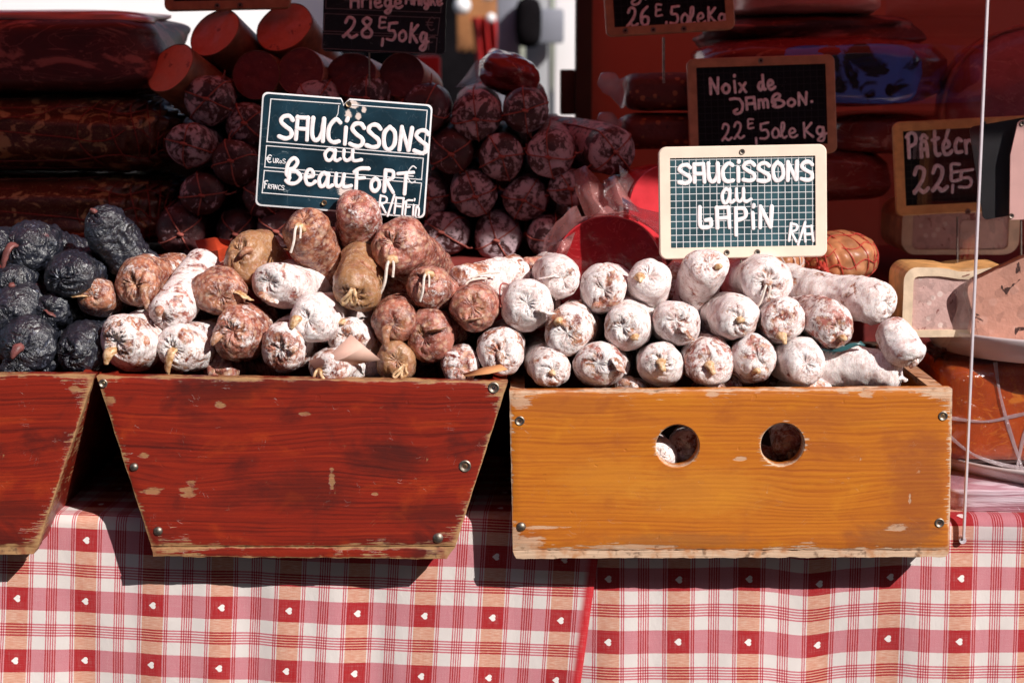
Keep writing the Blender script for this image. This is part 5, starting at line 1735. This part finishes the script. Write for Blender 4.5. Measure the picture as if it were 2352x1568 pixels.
# pink parcel at the bottom
g_ = G("pink_shrink_wrapped_meat")
pp = g_.rpos()
sk = g_.noise(g_.vmul(pp, (6, 20, 130)), 1.0, 4, .65, .6)
cc = g_.mix(g_.ss(sk, .42, .66), (0.50, 0.27, 0.32), (0.80, 0.70, 0.75))  # pale streaks are highlights painted into the pink
M['parcel'] = g_.out(cc, .14, g_.bump(sk, .9, .004), Coat_Weight=.5)
c, h = pxbox(2176, 1110, 2560, 1194, .072, .22)
o = lump('pink_parcel', 'pink meat parcel in shiny shrink film, lowest in the acrylic case', 'meat', None, c, h, M['parcel'], e1=.45, e2=.35, amp=.03, seed=9, ripple=.02)
c, h = pxbox(2160, 800, 2230, 846, .16, .08)
lump('crumpled_wrapper', 'crumpled brown wrapper under the plate rim, right of the orange crate', 'wrapper', None, c, h, M['rind'], e1=.8, e2=.6, amp=.3, freq=3, seed=12)

# ---------------------------------------------------------------- acrylic case
YG = .043
b0 = P(2211, 1238, YG); t0 = P(2257, -30, YG)
case = empty('acrylic_case', b0, 'clear acrylic display case standing on the cloth at the right photo edge', 'display case')
hh = .66
MB().box((.0035, 0, 0), (.9, .004, hh)).build('front_pane', M['glass'], case, smooth=False)
MB().box((0, .0045, 0), (.003, .5, hh)).build('side_pane', M['glass'], case, smooth=False)
MB().box((.0002, -.0006, 0), (.0028, .0042, hh), .0006).build('corner_edge', M['glassedge'], case)
MB().box((.0034, -.0006, -.0032), (.9, .0042, -.0002)).build('bottom_edge', M['glass'], case, smooth=False)
MB().tube([(.001, .002, -.002), (.001, .035, -.0015)], .004, 10, sm=1).build('bottom_edge', M['glassedge'], case)

# ---------------------------------------------------------------- price signs
TEAL = (0.008, 0.027, 0.042)
s = Sign('price_card', 'cracked teal price card reading SAUCISSONS au BEAUFORT, standing in the brown heap', 'price sign', (603, 211), (994, 241), (585, 472), .13, .012)
W, H = s.W, s.H
nx = [s.loc(783, 225), s.loc(787, 232), s.loc(789, 241), s.loc(795, 234), s.loc(803, 228)]
out_ = rr(W, H, .006)
# outline with the broken notch in the top edge (points run from right to left along the top)
top = [(x, min(z, H - .0002)) for x, z in nx]
k = 7
poly = out_[:k] + [(top[4][0], H), top[3], top[2], top[1], (top[0][0], H)] + out_[k:]
sc = [s.loc(800, 262), s.loc(822, 268), s.loc(812, 240), s.loc(792, 438), s.loc(800, 470), s.loc(836, 252)]
px = s.px
M['card1'] = m_plastic_card(TEAL, [(sc[0][0], sc[0][1], 9 * px, 11 * px), (sc[1][0], sc[1][1], 8 * px, 10 * px), (sc[2][0], sc[2][1], 16 * px, 10 * px), (sc[3][0], sc[3][1], 19 * px, 18 * px), (sc[4][0], sc[4][1], 12 * px, 22 * px), (sc[5][0], sc[5][1], 6 * px, 10 * px)])
n = len(poly)
pin = []
cx, cz = W / 2, H / 2
for x, z in poly: pin.append((cx + (x - cx) * (1 - .0036 / W), cz + (z - cz) * (1 - .0036 / H)))
vs = [(x, .0022, z) for x, z in poly] + [(x, .0004, z) for x, z in poly] + [(x, 0, z) for x, z in pin]
fs = [(r * n + i, r * n + (i + 1) % n, (r + 1) * n + (i + 1) % n, (r + 1) * n + i) for r in range(2) for i in range(n)] + [[2 * n + i for i in range(n)], list(range(n))[::-1]]
mesh('card', vs, fs, [M['card1'], M['print']], s.root, smooth=False, midx=[1] * (2 * n) + [0, 1])


def quadl(pts): return [(pts[i], pts[(i + 1) % len(pts)]) for i in range(len(pts))]


s.lines(quadl([(622, 227), (983, 256), (975, 354), (614, 325)]) [0:0] + [((622, 228), (781, 239)), ((800, 241), (981, 254)), ((981, 254), (973, 356)), ((973, 356), (613, 326)), ((613, 326), (622, 228))], 2.6, M['print'])
s.lines(quadl([(612, 335), (972, 364), (968, 413), (608, 384)]), 2.4, M['print'])
s.lines(quadl([(607, 392), (968, 421), (962, 472), (602, 443)]), 2.4, M['print'])
s.lines([((778, 243), (776, 262)), ((776, 262), (762, 288))], 2, M['print'], 'crack_line')
s.write('lettering', 'SAUCiSSONS', (636, 316), (984, 352), 52, 10.5, M['paint'], seed=3)
s.write('lettering', 'au', (740, 368), (832, 373), 44, 8.5, M['paint'], seed=4)
s.write('lettering', 'Beau', (650, 420), (808, 434), 54, 9.5, M['paint'], seed=5)
s.write('lettering', 'FoRT', (808, 436), (948, 446), 50, 9.5, M['paint'], seed=6)
s.write('lettering', 'R/A', (866, 486), (926, 494), 38, 5.5, M['paint'], seed=7, gap=.06)
s.write('lettering', 'Fin', (926, 492), (964, 496), 34, 5, M['paint'], seed=8, gap=.06)
s.write('printed_text', '€', (610, 373), (624, 374), 17, 3, M['print'], jit=0)
s.write('printed_text', 'URoS', (626, 374), (656, 376), 10, 2, M['print'], jit=0)
s.write('printed_text', 'F', (605, 432), (613, 433), 17, 3.4, M['print'], jit=0)
s.write('printed_text', 'RANCS', (614, 433), (653, 437), 10, 2, M['print'], jit=0)
s.write('printed_text', '€', (928, 419), (957, 421), 38, 3.4, M['print'], jit=0, y=-.0003)
s.eyelet(801, 240, 7); s.eyelet(745, 466, 6.5)

SL1 = m_slate(.0078, (0.66, 0.66, 0.68), (0.024, 0.062, 0.076), .05)
s = Sign('price_slate', 'cream framed price slate reading SAUCISSONS au LAPIN, standing in the white heap', 'price sign', (1512, 338), (1898, 331), (1515, 596), .125, .012)
s.framed(26, M['cream'], SL1, 18, [(1704, 349), (1669, 580), (1739, 579)])
s.write('lettering', 'SAUCiSSONS', (1556, 421), (1870, 413), 42, 10, M['paint'], seed=13)
s.write('lettering', 'au', (1654, 466), (1726, 464), 54, 8.5, M['paint'], seed=14)
s.write('lettering', 'LApiN', (1602, 526), (1780, 521), 48, 10, M['paint'], seed=15)
s.write('lettering', 'R/', (1808, 552), (1846, 556), 40, 6.5, M['paint'], seed=16, gap=.08)
s.write('lettering', 'An', (1846, 556), (1890, 552), 36, 6, M['paint'], seed=17, gap=.08)
s.spike(1703, 596, 700, 2.6)

SL2 = m_slate(.0085, (0.018, 0.022, 0.030), (0.0025, 0.0045, 0.008), .05)  # face and grid colours darkened for slates standing in shade
s = Sign('price_slate', 'pine framed price slate reading Noix de Jambon, in the shade behind the cream one', 'price sign', (1577, 136), (1916, 125), (1587, 362), .37, .02)
s.framed(21, M['pinewood'], SL2, 16, [(1747, 141)])
s.write('lettering', 'Noix', (1628, 216), (1718, 210), 36, 7, M['chalk'], seed=21)
s.write('lettering', 'de', (1740, 210), (1782, 205), 34, 7, M['chalk'], seed=22)
s.write('lettering', 'JAmBoN.', (1676, 254), (1872, 240), 28, 6.5, M['chalk'], seed=23)
s.write('lettering', '22', (1656, 324), (1712, 318), 38, 5.5, M['chalk'], seed=24)
s.write('lettering', 'E', (1714, 296), (1734, 295), 22, 4.5, M['chalk'], seed=25)
s.write('lettering', ',50', (1730, 322), (1794, 316), 36, 5.5, M['chalk'], seed=26)
s.write('lettering', 'le', (1790, 318), (1834, 314), 34, 5, M['chalk'], seed=27)
s.write('lettering', 'Kg', (1842, 316), (1900, 311), 34, 5.5, M['chalk'], seed=28)
s.spike(1747, 362, 520)

s = Sign('price_slate', 'pine framed price slate ending in 26,50 le Kg, at the top edge', 'price sign', (1380, -130), (1676, -148), (1382, 86), .40, .02)
s.framed(20, M['pinewood'], SL2, 16, [(1436, 72), (1500, 70), (1570, 68)])
s.write('lettering', '26', (1438, 60), (1496, 58), 44, 6.5, M['chalk'], seed=31)
s.write('lettering', 'E', (1502, 38), (1524, 37), 28, 5, M['chalk'], seed=32)
s.write('lettering', ',50', (1524, 56), (1584, 56), 40, 6, M['chalk'], seed=33)
s.write('lettering', 'le', (1580, 56), (1622, 55), 38, 5.5, M['chalk'], seed=34)
s.write('lettering', 'Kg', (1622, 54), (1672, 52), 36, 6, M['chalk'], seed=35)
s.write('lettering', 'JAmBoN', (1440, 0), (1640, -8), 34, 6, M['chalk'], seed=36)
s.spike(1525, 86, 190, 3.0, 'chalkpin' if 'chalkpin' in M else 'steel')

SL3 = m_slate(.0085, (0.024, 0.030, 0.026), (0.003, 0.0055, 0.007), .05)  # another slate copy with the shade put into its colours
s = Sign('price_slate', 'yellow pine framed price slate reading Pate croute 22, beside the acrylic corner', 'price sign', (2050, 281), (2420, 262), (2048, 497), .35, .015)
s.framed(22, M['pine_yellow'], SL3, 16, [(2258, 285), (2222, 486)])
s.write('lettering', 'Pâtéc', (2082, 362), (2214, 352), 56, 8.5, M['chalk'], seed=41)
s.write('lettering', 'rl', (2212, 352), (2262, 349), 50, 8, M['chalk'], seed=41)
s.write('lettering', '22', (2096, 444), (2180, 436), 58, 9, M['chalk'], seed=42)
s.write('lettering', 'E', (2178, 416), (2212, 413), 40, 7.5, M['chalk'], seed=43)
s.write('lettering', ',5', (2178, 430), (2240, 428), 40, 7, M['chalk'], seed=44)
s.spike(2200, 497, 620)

s = Sign('price_card', 'blank black card seen through the acrylic, over the end of the pine slate', 'price sign', (2226, 292), (2420, 258), (2222, 512), .20, .01)
MB().prism(rr(s.W, s.H, .006), 0, .002).build('card', M['blackcard'], s.root, smooth=30)
s = Sign('price_slate', 'pink edged board at the right photo edge, its two rivets showing', 'price sign', (2334, 274), (2500, 250), (2316, 506), .185, .01)
pl = [s.loc(2322, 505), s.loc(2480, 500), s.loc(2480, 262), s.loc(2344, 276), s.loc(2338, 282), s.loc(2321, 356), s.loc(2319, 500)]
MB().prism([(x, z) for x, z in pl], 0, .003).build('board', M['pinkcard'], s.root, smooth=False)
s.eyelet(2348, 284, 6, -.0006, 'steel'); s.eyelet(2323, 496, 6, -.0006, 'steel')
s.spike(2347, 506, 640)

s = Sign('price_card', 'black price card reading Ariege Maigre 28,50 Kg, over the cut sausages', 'price sign', (744, -60), (1026, -54), (735, 118), .34, .015)
M['card6'] = m_plastic_card((0.007, 0.007, 0.008), [])
MB().prism(rr(s.W, s.H, .005), 0, .002).build('card', M['card6'], s.root, smooth=30)
s.lines(quadl([(746, 32), (1010, 42), (1005, 82), (743, 72)]), 1.8, M['print_dim'])
s.lines(quadl([(742, 78), (1004, 88), (1001, 124), (739, 112)]), 1.8, M['print_dim'])
s.lines([((748, 20), (1012, 30)), ((1012, 30), (1018, -40)), ((752, -50), (748, 20))], 1.8, M['print_dim'])
s.write('lettering', 'Ariègé'.replace('gé', 'ge'), (802, 17), (926, 20), 34, 6.2, M['chalk'], seed=51)
s.write('lettering', 'MAigRe', (930, 10), (1016, 13), 26, 6, M['chalk'], seed=52)
s.write('lettering', '28', (784, 86), (862, 88), 46, 7, M['chalk'], seed=53)
s.write('lettering', 'E', (866, 66), (890, 67), 26, 5, M['chalk'], seed=54)
s.write('lettering', ',50', (872, 92), (936, 96), 40, 6.5, M['chalk'], seed=55)
s.write('lettering', 'Kg', (936, 98), (984, 102), 42, 7, M['chalk'], seed=56)
s.write('printed_text', '€', (976, 70), (1000, 71), 30, 2.6, M['print_dim'], jit=0)
s.write('printed_text', 'F', (980, 114), (998, 115), 30, 2.8, M['print_dim'], jit=0)
s.spike(848, 112, 200, 2.0)

s = Sign('price_slate', 'brown framed slate at the top left, only its lower edge with two rivets showing', 'price sign', (374, -190), (664, -196), (376, 26), .42, .02)
s.framed(21, M['pinewood'], SL2, 14, [(500, 15), (552, 14)])
s = None

# ---------------------------------------------------------------- paper bits
M['tagpaper'] = simple("pink_paper_tag", (0.66, 0.42, 0.34), .7, .06, 60)
M['redpaper'] = simple("red_paper", (0.42, 0.045, 0.015), .45, .15, 60)
M['orangetag'] = simple("orange_paper_tag", (0.60, 0.27, 0.11), .7, .08, 60)


sheet('paper_tag', 'folded pink paper tag on a red thread, at the rim of the red crate', 'tag', [[(708, 828, .028), (760, 812, .024), (806, 768, .020)], [(722, 846, .020), (792, 822, .012), (838, 796, .010)], [(760, 850, .026), (812, 838, .022), (874, 826, .024)]], M['tagpaper'])
sheet('paper_tag', 'orange brown price tag lying on the rim at the right end of the red crate', 'tag', [[(1062, 858, .012), (1112, 843, .012), (1150, 836, .016)], [(1068, 864, .004), (1122, 858, .002), (1166, 848, .006)]], M['orangetag'])
sheet('red_wrapper', 'folded red wrapping paper between the salami stack and the brown sausages', 'wrapper', [[(448, 552, .20), (492, 545, .19), (530, 552, .20)], [(458, 580, .18), (500, 575, .165), (534, 562, .19)], [(470, 640, .19), (510, 640, .17), (530, 620, .19)]], M['redpaper'])
sheet('red_wrapper', 'orange red wrapping paper behind the tall leaning sausage', 'wrapper', [[(610, 590, .16), (660, 578, .155), (690, 590, .16)], [(615, 625, .15), (660, 620, .145), (690, 625, .15)]], M['redpaper'])
sheet('red_wrapper', 'dark red wrapper lying behind the upright black sausage', 'wrapper', [[(300, 588, .26), (380, 584, .26), (450, 586, .26)], [(290, 630, .18), (380, 628, .18), (460, 630, .18)]], M['redpaper'])
gb = MB()
for k in range(5):
    gb.tube([P(1880 + k * 8, 800 + k * 3, .045), P(1930 + k * 6, 806 - k * 4, .038), P(1978 + k * 2, 785 + k * 2, .040)], .0012, 6, sm=4)
M['greentie'] = simple("blue_green_plastic_tie", (0.03, 0.10, 0.11), .25, .2, 60)
tag(gb.build('plastic_tie', M['greentie'], smooth=True), 'dark blue green plastic tie among the right white sausages', 'tie')
ct = MB()
pa = [P(1118, 640, .085), P(1100, 640, .078), P(1072, 650, .075), P(1060, 690, .072)]
ct.tube(pa, .0014, 6, sm=5)
ct.tube([P(1148, 626, .085), P(1112, 628, .08), P(1082, 640, .076)], .0013, 6, sm=5)
tag(ct.build('loose_string', M['cord_white'], smooth=True), 'loose white string over the film wrapped sausage', 'string')
ct = MB().tube([P(1268, 0 + 716, .05), P(1180, 660, .075), P(1150, 655, .07), P(1150, 705, .045)], .0009, 6, sm=5)
tag(ct.build('red_thread', M['cord_red'], smooth=True), 'thin red thread between the brownish and the round white sausage', 'thread')

# ---------------------------------------------------------------- the stall and what lies behind it
zb = lambda y: .485 + .99 * (.13 - y)           # the lit and shaded part meet along this line
ye = -.72
ze = .50 + .99 * (.13 - ye)
st = empty('market_stall', (0, 1.0, -.9), 'market stall with red awning, dark post and red brown rear panel', 'market stall')
n = 24
vs, fs = [], []
for i in range(n + 1):
    for j in range(2 * n + 1):
        y = ye + (1.05 - ye) * i / n; x = -2.6 + 5.2 * j / (2 * n)
        z = ze + .42 * (y - ye) - .03 * math.sin(math.pi * i / n) * (1 + .3 * math.sin(x * 4))
        vs.append((x, y - 1.0, z + .9))
for i in range(n):
    for j in range(2 * n):
        a = i * (2 * n + 1) + j; fs.append((a, a + 1, a + 2 * n + 2, a + 2 * n + 1))
aw = mesh('awning', vs, fs, M['canvas'], st)
xp = P(1340, 400, .92).x
MB().box((xp - .014, -.095, 0), (xp + .012, -.05, 2.7), .003).build('post', M['postdark'], st)
MB().box((xp - .038, -.090, 1.326), (xp - .0145, -.060, 1.397), .003).build('latch', M['postdark'], st)
for sx in (-2.3, 2.3): MB().box((sx - .03, -.1, 0), (sx + .03, -.04, 2.7), .004).build('post', M['postdark'], st)
MB().box((xp + .013, -.07, .9), (2.3, -.05, 2.3)).build('rear_panel', M['terracotta'], st, smooth=False)

M['whitewall'] = simple("white_render", (0.80, 0.78, 0.79), .8, .03, 3, .1)
M['greywall'] = simple("grey_painted_steel", (0.20, 0.21, 0.25), .5, .08, 6)
M['deepred'] = simple("bright_red_cloth", (0.45, 0.010, 0.010), .7, .3, 5)
M['nearblack'] = simple("black_cloth", (0.007, 0.006, 0.007), 1.0, .3, 8, Specular_IOR_Level=0.0)
M['ochre'] = simple("ochre_board", (0.30, 0.12, 0.04), .7, .3, 8)
M['white'] = simple("highlight_white", (0.82, 0.80, 0.80), .25, .04, 8)
YB = 3.6
M['facade'] = simple("shaded_house_front", (0.16, 0.13, 0.11), .8, .2, .6)
for (x0, x1, h, nm) in ((-34, -13, 11.6, 'left'), (-12.8, 1.5, 11.0, 'middle'), (1.7, 16, 10.6, 'right'), (16.2, 34, 10.8, 'far right')):  # unseen houses, added and sized to cut the low sky light
    hb = empty('sky_blocker_house', ((x0 + x1) / 2, -13, -.9), 'unseen town house added behind the camera to block low sky, ' + nm + ' one', 'house', 'unseen houses added to block the low sky')
    ww = (x1 - x0) / 2
    MB().box((-ww, -8, 0), (ww, 0, h)).build('wall', M['facade'], hb, smooth=False)
    for i in range(4):
        for k in range(2):
            xx = -ww + (i + .5) * ww / 2
            MB().box((xx - .5, -.02, 1.2 + 3 * k), (xx + .5, .04, 2.9 + 3 * k), .02).build('window', M['bluesheen'], hb)


def bg(name, label, cat, x0, y0, x1, y1, Y, dep, mat, bev=.01, group=None, ground=False):
    a, b = P(x0, y1, Y), P(x1, y0, Y)
    z0 = -.895 if ground else a.z
    o = MB().box((a.x - b.x, 0, 0), (0, dep, b.z - z0), bev).build(name, M[mat])
    o.location = (b.x, Y, z0)
    return tag(o, label, cat, group)


wl = bg('white_house_wall', 'white rendered house wall in full sun behind the left half of the stall', 'wall', -900, -1200, 742, 400, YB, .25, 'whitewall', ground=True)
bg('white_door_panel', 'white panel wall in the sun between the grey pillar and the stall post', 'wall', 1272, -900, 1420, 420, 3.0, .06, 'whitewall', ground=True)
M['palegrey'] = simple('pale_grey_steel', (0.34, 0.35, 0.37), .5, .06, 6)
bg('grey_door_frame', 'pale grey steel door frame between the grey pillar and the white panel', 'door frame', 1206, -900, 1270, 420, 3.02, .06, 'palegrey', ground=True)
bg('grey_pillar', 'grey steel pillar behind the topmost salamis', 'pillar', 1142, -900, 1196, 420, 2.9, .10, 'greywall', ground=True)
o = bg('wall_box', 'grey junction box with a black cover hung on the white panel', 'junction box', 1226, 20, 1296, 100, 2.9, .08, 'greywall')
lump('cover', None, None, None, (-.098, -.05, .055), (.036, .05, .066), M['nearblack'], e1=.6, e2=.7, amp=.02, seed=2, parent=o)
# far stall: red drape over dark boards; white balls stand in for blurred highlights
far = empty('far_stall', P(1040, 400, 4.4), 'far market stall with red drape, seen past the black price card', 'market stall')


def farpart(name, x0, y0, x1, y1, Y, dep, mat, bev=.01):
    a, b = P(x0, y1, Y) - far.location, P(x1, y0, Y) - far.location
    MB().box((a.x, a.y, a.z), (b.x, a.y + dep, b.z), bev).build(name, M[mat], far)


farpart('rear_board', 760, -300, 1140, 520, 4.9, .04, 'nearblack')
farpart('sign_board', 1050, -200, 1142, 120, 4.5, .05, 'ochre')
vs, fs = [], []
nn_ = 30
for i in range(nn_ + 1):
    for j in range(nn_ + 1):
        t, q = j / nn_, i / nn_
        p = P(1082 + 30 * q + (1150 - 1082) * t, 40 + 250 * q, 4.35 + .05 * math.sin(t * 22 + q * 3)) - far.location
        vs.append(p)
for i in range(nn_):
    for j in range(nn_):
        a = i * (nn_ + 1) + j; fs.append((a, a + 1, a + nn_ + 2, a + nn_ + 1))
mesh('drape', vs, fs, M['deepred'], far)
for (px, py, r) in ((1062, 14, 20), (1128, 42, 11), (1135, 130, 13), (1120, -14, 16)):
    c = P(px, py, 4.25); R = r * mpp(c)
    o = MB().lathe([(R * .05, -R), (R * .45, -R * .9), (R * .85, -R * .55), (R, 0), (R * .85, R * .55), (R * .45, R * .9), (R * .05, R)], seg=24).build('highlight_ball', M['white'], far, smooth=True)
    o.location = c - far.location
bg('red_crate', 'bright red crate end standing behind the right end of the cut sausage row', 'crate', 955, 128, 1012, 260, 1.7, .02, 'deepred')
